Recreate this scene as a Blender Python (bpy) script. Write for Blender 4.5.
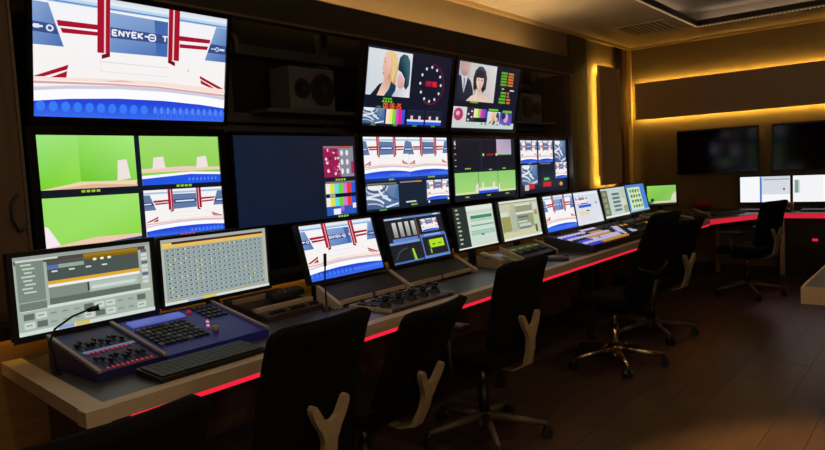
import bpy, bmesh, math, random
from mathutils import Vector, Matrix
random.seed(7)
for o in list(bpy.data.objects): bpy.data.objects.remove(o)
S = bpy.context.scene
COL = S.collection
# ---------------------------------------------------------------- camera
YAW, PITCH, ROLL, FPX, CAMH = 0.684634, 0.0788617, -0.0508558, 670.2, 1.45
fw = Vector((math.cos(YAW)*math.cos(PITCH), math.sin(YAW)*math.cos(PITCH), -math.sin(PITCH)))
rt = Vector((math.sin(YAW), -math.cos(YAW), 0)); up = rt.cross(fw)
r2 = rt*math.cos(ROLL) + up*math.sin(ROLL); u2 = -rt*math.sin(ROLL) + up*math.cos(ROLL)
cd = bpy.data.cameras.new('camera'); cam = bpy.data.objects.new('camera', cd); COL.objects.link(cam)
mw = Matrix((r2, u2, -fw)).transposed().to_4x4(); mw.translation = (0, 0, CAMH)
cam.matrix_world = mw
cd.sensor_width = 36; cd.lens = FPX/825*36; cd.clip_start = 0.02
S.camera = cam
# ---------------------------------------------------------------- world and exposure
wd = bpy.data.worlds.new('world'); S.world = wd; wd.use_nodes = True
wd.node_tree.nodes['Background'].inputs[0].default_value = (0.02, 0.016, 0.012, 1)
wd.node_tree.nodes['Background'].inputs[1].default_value = 0.1
vs = S.view_settings
vs.view_transform = 'Standard'; vs.look = 'None'; vs.gamma = 1; vs.use_curve_mapping = False; vs.exposure = 0.0
AMBER = (1.0, 0.60, 0.09)
def lamp(kind, name, loc, energy, color, **kw):
    l = bpy.data.lights.new(name, kind); l.energy = energy; l.color = color
    for k, v in kw.items(): setattr(l, k, v)
    o = bpy.data.objects.new(name, l); COL.objects.link(o); o.location = loc
    return o

# ---------------------------------------------------------------- helpers
def lin(c):
    c = c/255.0
    return c/12.92 if c <= .04045 else ((c+.055)/1.055)**2.4
def L3(c): return tuple(lin(x) for x in c)
MATS = {}
def mat(name, rgb, rough=.5, metal=0., var=0., scale=8., stretch=(1, 1, 1), bump=0., emit=None, es=0., spec=.5):
    if name in MATS: return MATS[name]
    m = bpy.data.materials.new(name); m.use_nodes = True; MATS[name] = m
    nt = m.node_tree; b = nt.nodes['Principled BSDF']
    c = L3(rgb)
    b.inputs['Base Color'].default_value = (*c, 1); b.inputs['Roughness'].default_value = rough
    b.inputs['Metallic'].default_value = metal; b.inputs['Specular IOR Level'].default_value = spec
    if emit:
        b.inputs['Emission Color'].default_value = (*emit, 1); b.inputs['Emission Strength'].default_value = es
    if var or bump:
        tc = nt.nodes.new('ShaderNodeTexCoord'); mp = nt.nodes.new('ShaderNodeMapping'); nz = nt.nodes.new('ShaderNodeTexNoise')
        mp.inputs['Scale'].default_value = stretch
        nz.inputs['Scale'].default_value = scale; nz.inputs['Detail'].default_value = 6
        nt.links.new(tc.outputs['Object'], mp.inputs[0]); nt.links.new(mp.outputs[0], nz.inputs[0])
        if var:
            rp = nt.nodes.new('ShaderNodeValToRGB')
            rp.color_ramp.elements[0].position = .3; rp.color_ramp.elements[1].position = .7
            rp.color_ramp.elements[0].color = (*[x*(1-var) for x in c], 1)
            rp.color_ramp.elements[1].color = (*[min(1, x*(1+var)) for x in c], 1)
            nt.links.new(nz.outputs['Fac'], rp.inputs[0]); nt.links.new(rp.outputs[0], b.inputs['Base Color'])
        if bump:
            bp = nt.nodes.new('ShaderNodeBump'); bp.inputs['Strength'].default_value = bump; bp.inputs['Distance'].default_value = .01
            nt.links.new(nz.outputs['Fac'], bp.inputs['Height']); nt.links.new(bp.outputs[0], b.inputs['Normal'])
    return m
def screen_mat():
    m = bpy.data.materials.new('screen_picture'); m.use_nodes = True
    nt = m.node_tree; b = nt.nodes['Principled BSDF']
    b.inputs['Base Color'].default_value = (.008, .009, .012, 1); b.inputs['Roughness'].default_value = .28
    a = nt.nodes.new('ShaderNodeAttribute'); a.attribute_name = 'Col'
    nt.links.new(a.outputs['Color'], b.inputs['Emission Color']); b.inputs['Emission Strength'].default_value = 1.0
    return m
SCREEN = screen_mat()

class MB:
    """collects shapes; build() links them as ONE mesh object"""
    def __init__(s): s.v = []; s.f = []; s.sm = []
    def add(s, v, f, smooth=False):
        n = len(s.v); s.v += [tuple(p) for p in v]; s.f += [tuple(i+n for i in q) for q in f]; s.sm += [smooth]*len(f); return s
    def box(s, x0, x1, y0, y1, z0, z1, bev=0, M=None):
        if x0 > x1: x0, x1 = x1, x0
        if y0 > y1: y0, y1 = y1, y0
        if z0 > z1: z0, z1 = z1, z0
        if not bev:
            v = [(x0,y0,z0),(x1,y0,z0),(x1,y1,z0),(x0,y1,z0),(x0,y0,z1),(x1,y0,z1),(x1,y1,z1),(x0,y1,z1)]
            f = [(3,2,1,0),(4,5,6,7),(0,1,5,4),(1,2,6,5),(2,3,7,6),(3,0,4,7)]
        else:
            bm = bmesh.new(); bmesh.ops.create_cube(bm, size=1)
            for p in bm.verts: p.co = ((x0+x1)/2+p.co.x*(x1-x0), (y0+y1)/2+p.co.y*(y1-y0), (z0+z1)/2+p.co.z*(z1-z0))
            bmesh.ops.bevel(bm, geom=list(bm.edges), offset=bev, segments=2, profile=.6, affect='EDGES')
            bm.verts.index_update(); v = [tuple(p.co) for p in bm.verts]; f = [tuple(q.index for q in fc.verts) for fc in bm.faces]; bm.free()
        if M is not None: v = [tuple(M @ Vector(p)) for p in v]
        return s.add(v, f)
    def prism(s, poly, axis, a0, a1):
        """extrude a 2-D polygon along axis; 'x': poly is (y,z), 'y': (x,z), 'z': (x,y)"""
        def P(p, a): return {'x': (a, p[0], p[1]), 'y': (p[0], a, p[1]), 'z': (p[0], p[1], a)}[axis]
        n = len(poly); v = [P(p, a0) for p in poly] + [P(p, a1) for p in poly]
        f = [tuple(range(n)), tuple(range(2*n-1, n-1, -1))] + [(i, i+n, (i+1) % n+n, (i+1) % n) for i in range(n)]
        return s.add(v, f)
    def tube(s, pts, r, n=8, smooth=True):
        pts = [Vector(p) for p in pts]; rs = r if isinstance(r, (list, tuple)) else [r]*len(pts)
        v = []; f = []; ref = None
        for i, p in enumerate(pts):
            d = (pts[min(i+1, len(pts)-1)]-pts[max(i-1, 0)]).normalized()
            if ref is None: ref = d.orthogonal().normalized()
            a = (ref-d*ref.dot(d)).normalized(); b = d.cross(a); ref = a
            for k in range(n):
                t = 2*math.pi*k/n; v.append(p+(a*math.cos(t)+b*math.sin(t))*rs[i])
        for i in range(len(pts)-1):
            for k in range(n): f.append((i*n+k, i*n+(k+1) % n, (i+1)*n+(k+1) % n, (i+1)*n+k))
        f.append(tuple(range(n-1, -1, -1))); f.append(tuple((len(pts)-1)*n+k for k in range(n)))
        return s.add(v, f, smooth)
    def cyl(s, c, r, h, n=16, axis='z', r2=None):
        r2 = r if r2 is None else r2; A = {'x': Vector((1,0,0)), 'y': Vector((0,1,0)), 'z': Vector((0,0,1))}[axis]
        return s.tube([Vector(c)-A*h/2, Vector(c)+A*h/2], [r, r2], n, False)
    def build(s, name, m, parent=None, bev=0):
        me = bpy.data.meshes.new(name); me.from_pydata(s.v, [], s.f); me.materials.append(m)
        bm = bmesh.new(); bm.from_mesh(me); bmesh.ops.recalc_face_normals(bm, faces=bm.faces); bm.to_mesh(me); bm.free()
        me.polygons.foreach_set('use_smooth', s.sm); me.update()
        o = bpy.data.objects.new(name, me); COL.objects.link(o)
        if parent: o.parent = parent
        return o
def B(x0, x1, y0, y1, z0, z1, bev=0): return MB().box(x0, x1, y0, y1, z0, z1, bev)
def tag(o, label, cat, group=None):
    o['label'] = label; o['category'] = cat
    if group: o['group'] = group
    return o
def thing(name, label, cat, loc=(0, 0, 0), rot=(0, 0, 0), group=None):
    o = bpy.data.objects.new(name, None); COL.objects.link(o); o.location = loc; o.rotation_euler = rot
    o.empty_display_size = .1
    return tag(o, label, cat, group)
def struct(name, mb, m, parent=None):
    o = mb.build(name, m, parent)
    if parent is None: o['kind'] = 'structure'
    return o
def copy_tree(o, parent=None):
    c = o.copy(); COL.objects.link(c); c.parent = parent
    for ch in list(o.children): copy_tree(ch, c)
    return c

# ---------------------------------------------------------------- materials
M_floor = mat('floor_wood', (60, 49, 40), .38, var=.25, scale=5, stretch=(.6, 9, 9))
M_plank = [mat('plank_%d' % i, c, .36, var=.22, scale=5, stretch=(.6, 10, 10)) for i, c in enumerate([(70, 58, 48), (67, 55, 45), (73, 61, 50), (65, 54, 45)])]
M_wall = mat('amber_wall', (122, 104, 74), .7, var=.05, scale=3)
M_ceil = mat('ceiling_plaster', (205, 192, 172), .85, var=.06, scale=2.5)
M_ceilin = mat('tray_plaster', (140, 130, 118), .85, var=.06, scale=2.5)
M_black = mat('black_matte', (14, 14, 16), .6)
M_blackg = mat('black_gloss', (12, 12, 14), .25)
M_fascia = mat('fascia_black_wood', (22, 19, 18), .55, var=.15, scale=6, stretch=(1, 8, 8))
M_brown = mat('brown_veneer', (96, 76, 56), .42, var=.18, scale=4, stretch=(9, 9, .8))
M_dkwood = mat('dark_wood', (38, 29, 23), .5, var=.2, scale=4, stretch=(9, 9, .8))
M_panel = mat('acoustic_panel', (186, 164, 134), .85, var=.08, scale=30)
M_trimmetal = mat('trim_metal', (120, 108, 92), .4, metal=.6)
M_steel = mat('rack_steel', (84, 84, 88), .5, metal=.3)
M_mold = mat('cream_moulding', (190, 160, 110), .6)
M_desk = mat('desk_laminate', (62, 62, 66), .38, var=.06, scale=20)
M_pale = mat('pale_wood_edge', (184, 164, 138), .45, var=.1, scale=6, stretch=(1, 12, 12))
M_plas = mat('black_plastic', (20, 20, 22), .45)
M_plas2 = mat('dark_grey_plastic', (44, 44, 47), .5)
M_fab = mat('chair_fabric', (9, 9, 11), .95, var=.15, scale=60, bump=.2, spec=.15)
M_yoke = mat('beige_plastic', (150, 134, 106), .5)
M_base = mat('grey_beige_base', (84, 74, 60), .45)
M_chrome = mat('chrome', (205, 190, 160), .18, metal=1.)
M_blue = mat('console_blue', (40, 48, 168), .42)
M_blued = mat('console_navy', (32, 36, 96), .45)
M_key = mat('key_black', (26, 26, 28), .5)
M_keyg = mat('key_grey', (92, 92, 96), .5)
M_cream = mat('phone_cream', (168, 150, 122), .5)
M_red = mat('red_plastic', (190, 20, 28), .4)
M_rednub = mat('red_button', (200, 30, 40), .5, emit=(1, .05, .06), es=.25)
M_ledred = mat('led_red', (200, 20, 40), .5, emit=(1.0, .018, .055), es=.85)
M_ledamb = mat('led_amber', (230, 180, 80), .5, emit=AMBER, es=62.)
M_bead = mat('led_bead', (230, 200, 160), .5, emit=(1, .75, .45), es=.22)
def glow(n, rgb, es=1.): return mat(n, (30, 30, 30), .5, emit=L3(rgb), es=es)
M_bw = glow('button_white', (200, 190, 230), .8); M_bo = glow('button_orange', (210, 150, 60), .7); M_bb = glow('button_blue', (60, 70, 210), .8)
M_lcdb = glow('lcd_blue', (92, 104, 190), .8); M_lcdc = glow('lcd_cyan', (100, 130, 170), .6); M_lcdg = glow('lcd_green', (110, 140, 60), .5)

# ================================================================ SETTING
XW, YW, ZC = 9.6, 3.69, 3.05
XL, YF = -2.5, -3.2
struct('floor', B(XL, XW, YF, YW, -.08, -.006), M_floor)
FLOOR = bpy.data.objects['floor']
pw, pl = .19, 1.25
base_mesh = {}
y = -.95; row = 0
while y < 3.6:
    x = .6 - (row*.47 % pl)
    while x < 9.5:
        L = pl
        if x+L > 9.6: L = 9.6-x
        k = (round(L, 3), random.randrange(4))
        if k not in base_mesh:
            o = B(0, k[0]-.0018, 0, pw-.0018, -.0055, 0).build('plank', M_plank[k[1]], FLOOR); base_mesh[k] = o.data
        else:
            o = bpy.data.objects.new('plank', base_mesh[k]); COL.objects.link(o); o.parent = FLOOR
        o.location = (x, y, random.uniform(-.0004, .0004))
        x += pl
    y += pw; row += 1
struct('wall_back', B(XL, XW+.1, YW, YW+.1, 0, ZC+.3), M_wall)
struct('wall_right', B(XW, XW+.1, YF, YW, 0, ZC+.3), M_wall)
struct('wall_left', B(XL-.1, XL, YF, YW+.1, 0, ZC+.3), M_wall)
struct('wall_front', B(XL-.1, XW+.1, YF-.1, YF, 0, ZC+.3), M_wall)
# ceiling with a recessed tray
TX0, TX1, TY0, TY1, TD = 2.0, 8.73, -2.0, 2.49, .22
c = MB()
c.box(XL, TX0, YF, YW, ZC, ZC+.06); c.box(TX1, XW, YF, YW, ZC, ZC+.06)
c.box(TX0, TX1, YF, TY0, ZC, ZC+.06); c.box(TX0, TX1, TY1, YW, ZC, ZC+.06)
ceil = struct('ceiling', c, M_ceil)
CV = .32
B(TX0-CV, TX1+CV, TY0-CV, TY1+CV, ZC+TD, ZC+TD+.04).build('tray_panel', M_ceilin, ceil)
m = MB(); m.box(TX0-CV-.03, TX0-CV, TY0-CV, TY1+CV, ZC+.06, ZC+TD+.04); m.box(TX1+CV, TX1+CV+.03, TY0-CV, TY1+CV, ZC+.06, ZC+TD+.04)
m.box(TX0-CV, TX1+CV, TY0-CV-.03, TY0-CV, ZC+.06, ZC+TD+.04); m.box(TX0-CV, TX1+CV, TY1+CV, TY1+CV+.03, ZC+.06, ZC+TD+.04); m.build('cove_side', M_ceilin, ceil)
M_covefill = mat('added_cove_led', (230, 200, 160), .5, emit=(1, .78, .58), es=5.)  # hidden strips added above the tray edge to fill the room softly
for (a, b, c_, d) in ((TX0-.25, TX0-.22, TY0, TY1), (TX1+.22, TX1+.25, TY0, TY1), (TX0, TX1, TY0-.25, TY0-.22), (TX0, TX1, TY1+.22, TY1+.25)):
    B(a, b, c_, d, ZC+.061, ZC+.072).build('added_cove_strip', M_covefill, ceil)
t = MB()
t.box(TX1-.012, TX1-.001, TY0, TY1, ZC+.0, ZC+.062); t.box(TX0+.001, TX0+.012, TY0, TY1, ZC+.0, ZC+.062)
t.box(TX0, TX1, TY1-.012, TY1-.001, ZC+.0, ZC+.062); t.box(TX0, TX1, TY0+.001, TY0+.012, ZC+.0, ZC+.062)
t.build('tray_edge', M_dkwood, ceil)
t = MB()
t.box(TX1-.015, TX1+.03, TY0, TY1+.03, ZC-.012, ZC-.001); t.box(TX0, TX1, TY1-.015, TY1+.03, ZC-.012, ZC-.001)
t.build('tray_trim', M_mold, ceil)
t = MB()
yy = TY0
while yy < TY1: t.box(TX1-.014, TX1+.004, yy, yy+.02, ZC-.022, ZC-.0125); yy += .042
xx = TX0
while xx < TX1-.05: t.box(xx, xx+.02, TY1-.014, TY1+.004, ZC-.022, ZC-.0125); xx += .042
o = t.build('led_beads', M_bead, ceil); o['kind'] = 'stuff'
# ceiling mouldings and the corner strip
struct('trim_1', B(XL, XW-.05, YW-.05, YW, ZC-.035, ZC), M_mold)
struct('trim_2', B(XW-.05, XW, YF, YW, ZC-.035, ZC), M_mold)
struct('trim_3', B(XW-.05, XW, YW-.05, YW, 0, ZC-.04), M_mold)
# dark pilasters on the back wall
struct('trim_4', B(7.66, 8.13, YW-.03, YW, 0, ZC-.04), M_dkwood)
struct('trim_5', B(9.03, 9.30, YW-.03, YW, 0, ZC-.04), M_dkwood)

# ---- wall panels with amber light behind
p = thing('wall_panel', 'upright brown acoustic panel edged with amber light beside the monitor wall', 'panel', (8.70, YW, 1.15))
B(-.33, .33, -.10, -.06, 0, 1.55, .006).build('panel_face', M_panel, p)
B(-.22, .22, -.059, -.001, .12, 1.43).build('backing', M_black, p)
for x in (-.305, .29): B(x, x+.015, -.0595, -.055, .03, 1.52).build('light_strip', M_ledamb, p)
for z in (.025, 1.51): B(-.285, .285, -.0595, -.055, z, z+.015).build('light_strip', M_ledamb, p)
p = thing('wall_panel', 'long horizontal brown acoustic panel edged with amber light above the two wall televisions', 'panel', (XW, 0, 2.02))
B(-.10, -.06, -2.6, 3.57, 0, .515, .006).build('panel_face', M_panel, p)
B(-.059, -.001, -2.5, 3.45, .11, .405).build('backing', M_black, p)
for z in (.015, .485): B(-.0595, -.055, -2.58, 3.54, z, z+.015).build('light_strip', M_ledamb, p)
B(-.0595, -.055, 3.545, 3.56, .02, .495).build('light_strip', M_ledamb, p)

# ---- ceiling vent
v = thing('ceiling_vent', 'square air vent in the ceiling above the back corner', 'vent', (8.28, 2.92, ZC))
f = MB(); f.box(-.34, .34, -.30, -.26, -.014, -.001); f.box(-.34, .34, .26, .30, -.014, -.001); f.box(-.34, -.30, -.26, .26, -.014, -.001); f.box(.30, .34, -.26, .26, -.014, -.001)
f.build('vent_frame', M_ceil, v); B(-.3, .3, -.26, .26, -.004, -.001).build('vent_backing', M_dkwood, v)
for i in range(8):
    B(-.30, .30, -.245+i*.065, -.215+i*.065, -.012, -.005).build('vent_slat', M_ceil, v)

# ---- monitor bay: a deep dark frame standing in front of the back wall
bay = thing('monitor_wall_frame', 'deep black frame of the video wall with a thin metal lip', 'frame')
BX0, BX1, BY = 1.22, 6.56, 3.15
B(.3, 6.66, BY, BY+.03, 2.385, 2.56).build('top_fascia', M_fascia, bay)
B(.3, 6.66, BY+.03, 3.5, 2.52, 2.55).build('top_board', M_black, bay)
B(.3, BX0-.02, BY, BY+.03, 0, 2.385).build('side_panel', M_brown, bay)
B(BX1+.02, 6.66, BY, BY+.45, 0, 2.385).build('side_panel', M_brown, bay)
m = MB(); m.box(BX0-.02, BX1+.02, BY-.012, BY+.06, 2.37, 2.384); m.box(BX1, BX1+.014, BY-.012, BY+.06, .87, 2.37); m.box(BX0-.02, BX0-.008, BY-.012, BY+.06, .87, 2.37)
m.build('metal_lip', M_trimmetal, bay)
B(.3, 6.66, 3.62, 3.65, 0, 2.5).build('back_board', M_black, bay)
B(.32, 6.6, 3.22, 3.25, .90, 1.00).build('lower_panel', M_blackg, bay)
B(.32, 6.6, 3.22, 3.25, 1.006, 1.14).build('lower_panel', M_blackg, bay)
B(.3, 6.54, 3.02, 3.25, .875, .90).build('ledge', M_fascia, bay)
B(.3, 8.0, 3.075, 3.10, 0, .87).build('upstand', mat('orange_wood', (150, 112, 66), .5, var=.12, scale=5, stretch=(1, 9, 9)), bay)
B(.3, 6.54, 3.02, 3.03, .845, .8745).build('ledge_lip', M_fascia, bay)
B(.32, 6.5, 3.045, 3.055, .864, .874).build('light_strip', mat('led_amber_low', (230, 180, 80), .5, emit=AMBER, es=6.), bay)
# amber strip on top of the bay washing the wall and ceiling
B(.4, 6.6, 3.40, 3.415, 2.551, 2.566).build('light_strip', mat('led_amber_top', (230, 180, 80), .5, emit=(1, .66, .30), es=58.), bay)
rk = thing('mounting_rack', 'dark steel rack of posts and rails behind the wall monitors', 'rack')
for x in (1.16, 2.56, 3.40, 4.43, 5.51, 6.52): B(x-.03, x+.03, 3.50, 3.56, 0, 2.45).build('post', M_steel, rk)
for z in (1.30, 1.50, 1.76, 1.84, 2.26): B(1.13, 6.53, 3.44, 3.499, z-.03, z+.03).build('rail', M_steel, rk)
pp = [(2.42, 3.40, 2.335), (2.52, 3.40, 2.335), (2.55, 3.40, 2.325), (2.565, 3.40, 2.29), (2.565, 3.40, 2.22)]
rk2 = MB().tube(pp, .018, 8).build('cable_conduit', M_trimmetal, rk)

# ================================================================ SCREEN PAINTER
class Paint:
    def __init__(s): s.v = []; s.f = []; s.c = []; s.layer = 0
class P:
    """a rectangle of a screen in 0..1 coordinates; colours are sRGB 0..255"""
    def __init__(s, root, u0=0, v0=0, u1=1, v1=1): s.r = root; s.b = (u0, v0, u1, v1)
    def sub(s, u0, v0, u1, v1):
        a, b, c, d = s.b; return P(s.r, a+(c-a)*u0, b+(d-b)*v0, a+(c-a)*u1, b+(d-b)*v1)
    def poly(s, pts, col):
        a, b, c, d = s.b; n = len(s.r.v); s.r.layer += 1
        for (x, y) in pts: s.r.v.append((a+(c-a)*min(1, max(0, x)), b+(d-b)*min(1, max(0, y)), s.r.layer))
        cols = col if isinstance(col[0], (list, tuple)) else [col]*len(pts)
        s.r.f.append(tuple(range(n, n+len(pts)))); s.r.c += [L3(q) for q in cols]
        return s
    def rect(s, u0, v0, u1, v1, col): return s.poly([(u0, v0), (u1, v0), (u1, v1), (u0, v1)], col)
    def grad(s, u0, v0, u1, v1, cb, ct): return s.poly([(u0, v0), (u1, v0), (u1, v1), (u0, v1)], [cb, cb, ct, ct])
    def ell(s, cx, cy, rx, ry, col, n=14): return s.poly([(cx+rx*math.cos(2*math.pi*k/n), cy+ry*math.sin(2*math.pi*k/n)) for k in range(n)], col)
    def line(s, pts, w, col, asp=1.78):
        for (x0, y0), (x1, y1) in zip(pts, pts[1:]):
            dx, dy = (x1-x0)*asp, y1-y0; l = math.hypot(dx, dy) or 1; nx, ny = -dy/l*w/2/asp, dx/l*w/2
            s.poly([(x0+nx, y0+ny), (x1+nx, y1+ny), (x1-nx, y1-ny), (x0-nx, y0-ny)], col)
        return s
    def text(s, t, x, y, w, h, th, col, slope=0):
        n = len(t); cw = w/n
        for i, ch in enumerate(t):
            for seg in FONT.get(ch, []):
                s.line([(x+(i+.12+.7*a)*cw, y+b*h+slope*(i+.5)/n) for a, b in seg], th, col)
        return s
FONT = {'E': [[(1,0),(0,0),(0,1),(1,1)], [(0,.5),(.8,.5)]], 'N': [[(0,0),(0,1),(1,0),(1,1)]], 'Y': [[(0,1),(.5,.5),(1,1)], [(.5,.5),(.5,0)]],
 'R': [[(0,0),(0,1),(1,1),(1,.5),(0,.5)], [(.4,.5),(1,0)]], 'K': [[(0,0),(0,1)], [(1,1),(0,.5),(1,0)]], '-': [[(0,.5),(1,.5)]], 'T': [[(0,1),(1,1)], [(.5,1),(.5,0)]],
 'O': [[(0,.2),(0,.8),(.25,1),(.75,1),(1,.8),(1,.2),(.75,0),(.25,0),(0,.2)], [(.2,.5),(.8,.5)]],
 '0': [[(0,0),(1,0),(1,1),(0,1),(0,0)]], '6': [[(1,1),(0,1),(0,0),(1,0),(1,.5),(0,.5)]], '2': [[(0,1),(1,1),(1,.5),(0,.5),(0,0),(1,0)]], '5': [[(1,1),(0,1),(0,.5),(1,.5),(1,0),(0,0)]],
 ':': [[(.4,.25),(.6,.25)], [(.4,.75),(.6,.75)]], '1': [[(.6,0),(.6,1)]], '7': [[(0,1),(1,1),(.5,0)]]}
W_, RED, BLUE, CREAM = (243, 244, 248), (168, 16, 44), (84, 118, 176), (240, 226, 216)
def d_set(p, big=False):
    """the news studio set: white walls, red beams, blue logo panels, arched desk with a blue front"""
    p.grad(0, 0, 1, 1, (250, 242, 238), W_)
    if big:
        p.grad(0, .955, 1, 1, (236, 240, 246), (214, 222, 232)); p.grad(0, .91, 1, .955, (150, 190, 232), (206, 226, 244)); p.rect(0, .918, 1, .926, (70, 116, 182))
    else: p.rect(0, .91, 1, .95, (170, 196, 224))
    for q in ([(0, .565), (.135, .568), (.07, .895), (0, .897)], [(.35, .565), (.65, .575), (.65, .885), (.35, .893)], [(.87, .584), (1, .585), (1, .907), (.935, .91)]):
        p.poly(q, [(108, 142, 198), (72, 108, 176), (120, 150, 200), (140, 170, 214)] if big else (96, 122, 164))
    if big: p.poly([(.59, .58), (.65, .58), (.65, .885), (.575, .887)], (66, 106, 176))
    for q in ([(0, .665), (.113, .66), (.098, .735), (0, .743)], [(.35, .684), (.65, .692), (.65, .768), (.35, .773)], [(.885, .66), (1, .66), (1, .74), (.902, .745)]):
        p.poly(q, (56, 78, 134))
    if big:
        p.text('ENYEK-', .357, .708, .195, .045, .014, (238, 242, 250), .003); p.text('O', .540, .702, .050, .054, .013, (238, 242, 250)); p.text('T', .615, .710, .04, .044, .014, (238, 242, 250))
        p.rect(0, .70, .045, .716, (225, 232, 246)); p.rect(.006, .692, .03, .724, (225, 232, 246)); p.ell(.075, .702, .017, .027, (225, 232, 246)); p.ell(.075, .702, .009, .014, (50, 80, 140))
        p.rect(.905, .694, .93, .704, (200, 215, 240)); p.ell(.943, .70, .013, .022, (190, 210, 240)); p.ell(.943, .70, .007, .011, (56, 78, 134)); p.rect(.958, .69, .99, .71, (206, 220, 244))
    else:
        p.rect(.38, .715, .62, .745, (226, 234, 246)); p.rect(0, .69, .08, .715, (226, 234, 246)); p.rect(.92, .69, 1, .715, (226, 234, 246))
    # red horizontal beams
    p.poly([(.110, .728), (.29, .737), (.29, .777), (.104, .772)], RED); p.poly([(.128, .677), (.29, .687), (.29, .718), (.119, .714)], RED)
    p.poly([(.712, .735), (.895, .746), (.899, .782), (.712, .779)], RED); p.poly([(.716, .672), (.879, .682), (.886, .716), (.716, .706)], RED)
    # red vertical beams with their feet
    for (a, b, k) in ((.287, .348, 1), (.652, .714, -1)):
        p.rect(a, .55, b, 1, RED)
        x = b if k > 0 else a
        p.poly([(x, .56), (x, .525), (x-.04*k, .50), (x-.04*k, .535)], (112, 12, 32)); c = a+.032 if k > 0 else a+.024
        p.rect(c, .55, c+.008, 1, (236, 206, 206))
    # back counter
    p.rect(.30, .475, .66, .48, (206, 206, 216)); p.rect(.30, .395, .66, .399, (216, 214, 222)); p.rect(.30, .40, .302, .5, (214, 214, 222)); p.ell(.77, .47, .006, .009, (190, 186, 180), 6)
    p.poly([(0, .315), (.05, .322), (.155, .428), (.148, .392), (.06, .345)], RED); p.poly([(0, .315), (.155, .428), (.148, .388), (.045, .318)], RED); p.poly([(.067, .309), (.148, .376), (.144, .313)], RED)
    p.poly([(.839, .433), (.993, .325), (.955, .323), (.842, .405)], RED); p.poly([(.845, .395), (.935, .325), (.90, .33), (.848, .36)], RED)
    p.poly([(0, .29), (.355, .310), (.6, .312), (1, .275), (1, .32), (.6, .345), (.3, .335), (0, .31)], (246, 226, 214)); p.poly([(0, .262), (.355, .285), (.6, .288), (1, .25), (1, .268), (.6, .303), (.355, .300), (0, .28)], (222, 158, 158)); p.poly([(.3, .315), (.42, .335), (.48, .325), (.36, .312)], (236, 190, 186))
    arc = [(0, .122), (.15, .15), (.384, .174), (.632, .176), (.85, .158), (1, .134)]
    p.poly([(0, 0), (1, 0)]+[(u, v+.11) for u, v in reversed(arc)], (206, 206, 222)); p.poly([(0, 0), (1, 0)]+[(u, v+.082) for u, v in reversed(arc)], (252, 252, 255))
    p.poly([(0, 0), (1, 0)]+list(reversed(arc)), [(56, 108, 240)]*2+[(36, 70, 216)]*6)
    if big:
        for i in range(10): p.ell(.03+i*.055, .085, .020, .042, (56, 124, 246), 12)
        for i in range(12): p.ell(.585+i*.036, .085, .010, .035, (84, 136, 248), 8); p.ell(.602+i*.036, .06, .006, .045, (64, 112, 240), 6)
    else:
        for i in range(9): p.ell(.56+i*.05, .07, .012, .035, (90, 140, 245), 6)
G1, G2 = (112, 196, 46), (168, 230, 120)
def d_green(p, kind):
    if kind == 0:
        p.poly([(0, 0), (.4, 0), (.4, 1), (0, 1)], [(120, 210, 40), (140, 218, 60), (160, 226, 116), (158, 228, 128)])
        p.poly([(.4, 0), (1, 0), (1, 1), (.4, 1)], [(104, 196, 20), (130, 210, 70), (168, 234, 124), (150, 224, 100)])
        p.poly([(.78, .12), (.93, .16), (.90, .54), (.80, .52)], (238, 226, 222)); p.poly([(0, 0), (.98, .0), (1, .12), (.4, .13), (.1, .03)], (240, 214, 180)); p.poly([(.2, .02), (.5, .08), (1, .03), (1, .0), (.1, 0)], (226, 180, 150))
    elif kind == 1:
        p.grad(0, 0, 1, 1, (140, 206, 70), (160, 220, 110))
        p.poly([(0, .25), (1, .28), (1, .34), (.5, .37), (0, .33)], (238, 206, 186))
        for u in (.19, .74): p.poly([(u-.06, .32), (u+.10, .34), (u+.08, .58), (u-.04, .56)], (238, 226, 224))
        p.poly([(0, 0), (1, 0), (1, .22), (.6, .25), (0, .19)], (250, 250, 255)); p.poly([(0, 0), (1, 0), (1, .17), (.6, .20), (0, .13)], (34, 84, 226))
        for i in range(8): p.ell(.58+i*.05, .09, .012, .04, (90, 140, 245), 6)
    else:
        p.poly([(0, 0), (1, 0), (1, 1), (0, 1)], [(150, 222, 92), (140, 214, 66), (160, 228, 110), (156, 224, 104)])
        p.poly([(0, 0), (.16, .0), (.04, .42), (0, .45)], (246, 232, 240)); p.poly([(0, 0), (1, 0), (1, .12), (.5, .14), (.2, .06)], (238, 200, 176)); p.poly([(.55, 0), (1, 0), (1, .06)], (40, 60, 130))
def lab(p, u, v, w=.10, col=(150, 200, 50)):
    for k in range(4): p.rect(u-w/2+k*w/4, v, u-w/2+(k+.72)*w/4, v+.022, col)
def d_bars(p, full=True):
    cs = [(236, 236, 230), (232, 222, 70), (110, 218, 226), (100, 216, 50), (214, 120, 208), (232, 60, 44), (44, 90, 220)]
    if full:
        for i, c in enumerate(cs): p.rect(i/7, .28, (i+1)/7, 1, c)
        p.rect(0, .56, 1, .68, (14, 20, 40)); p.rect(.12, .57, .3, .67, (150, 170, 170)); p.rect(0, 0, 1, .28, (44, 90, 190)); p.rect(.22, .02, .46, .20, (240, 240, 250)); p.rect(.46, .12, .58, .26, (190, 90, 210)); p.rect(.88, .18, 1, .34, (236, 236, 230))
    else:
        for i, c in enumerate([(240, 226, 216), (240, 226, 110), (110, 222, 70), (200, 80, 190), (228, 30, 130), (52, 84, 224)]): p.rect(i/6, 0, (i+1)/6, 1, c)
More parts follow.
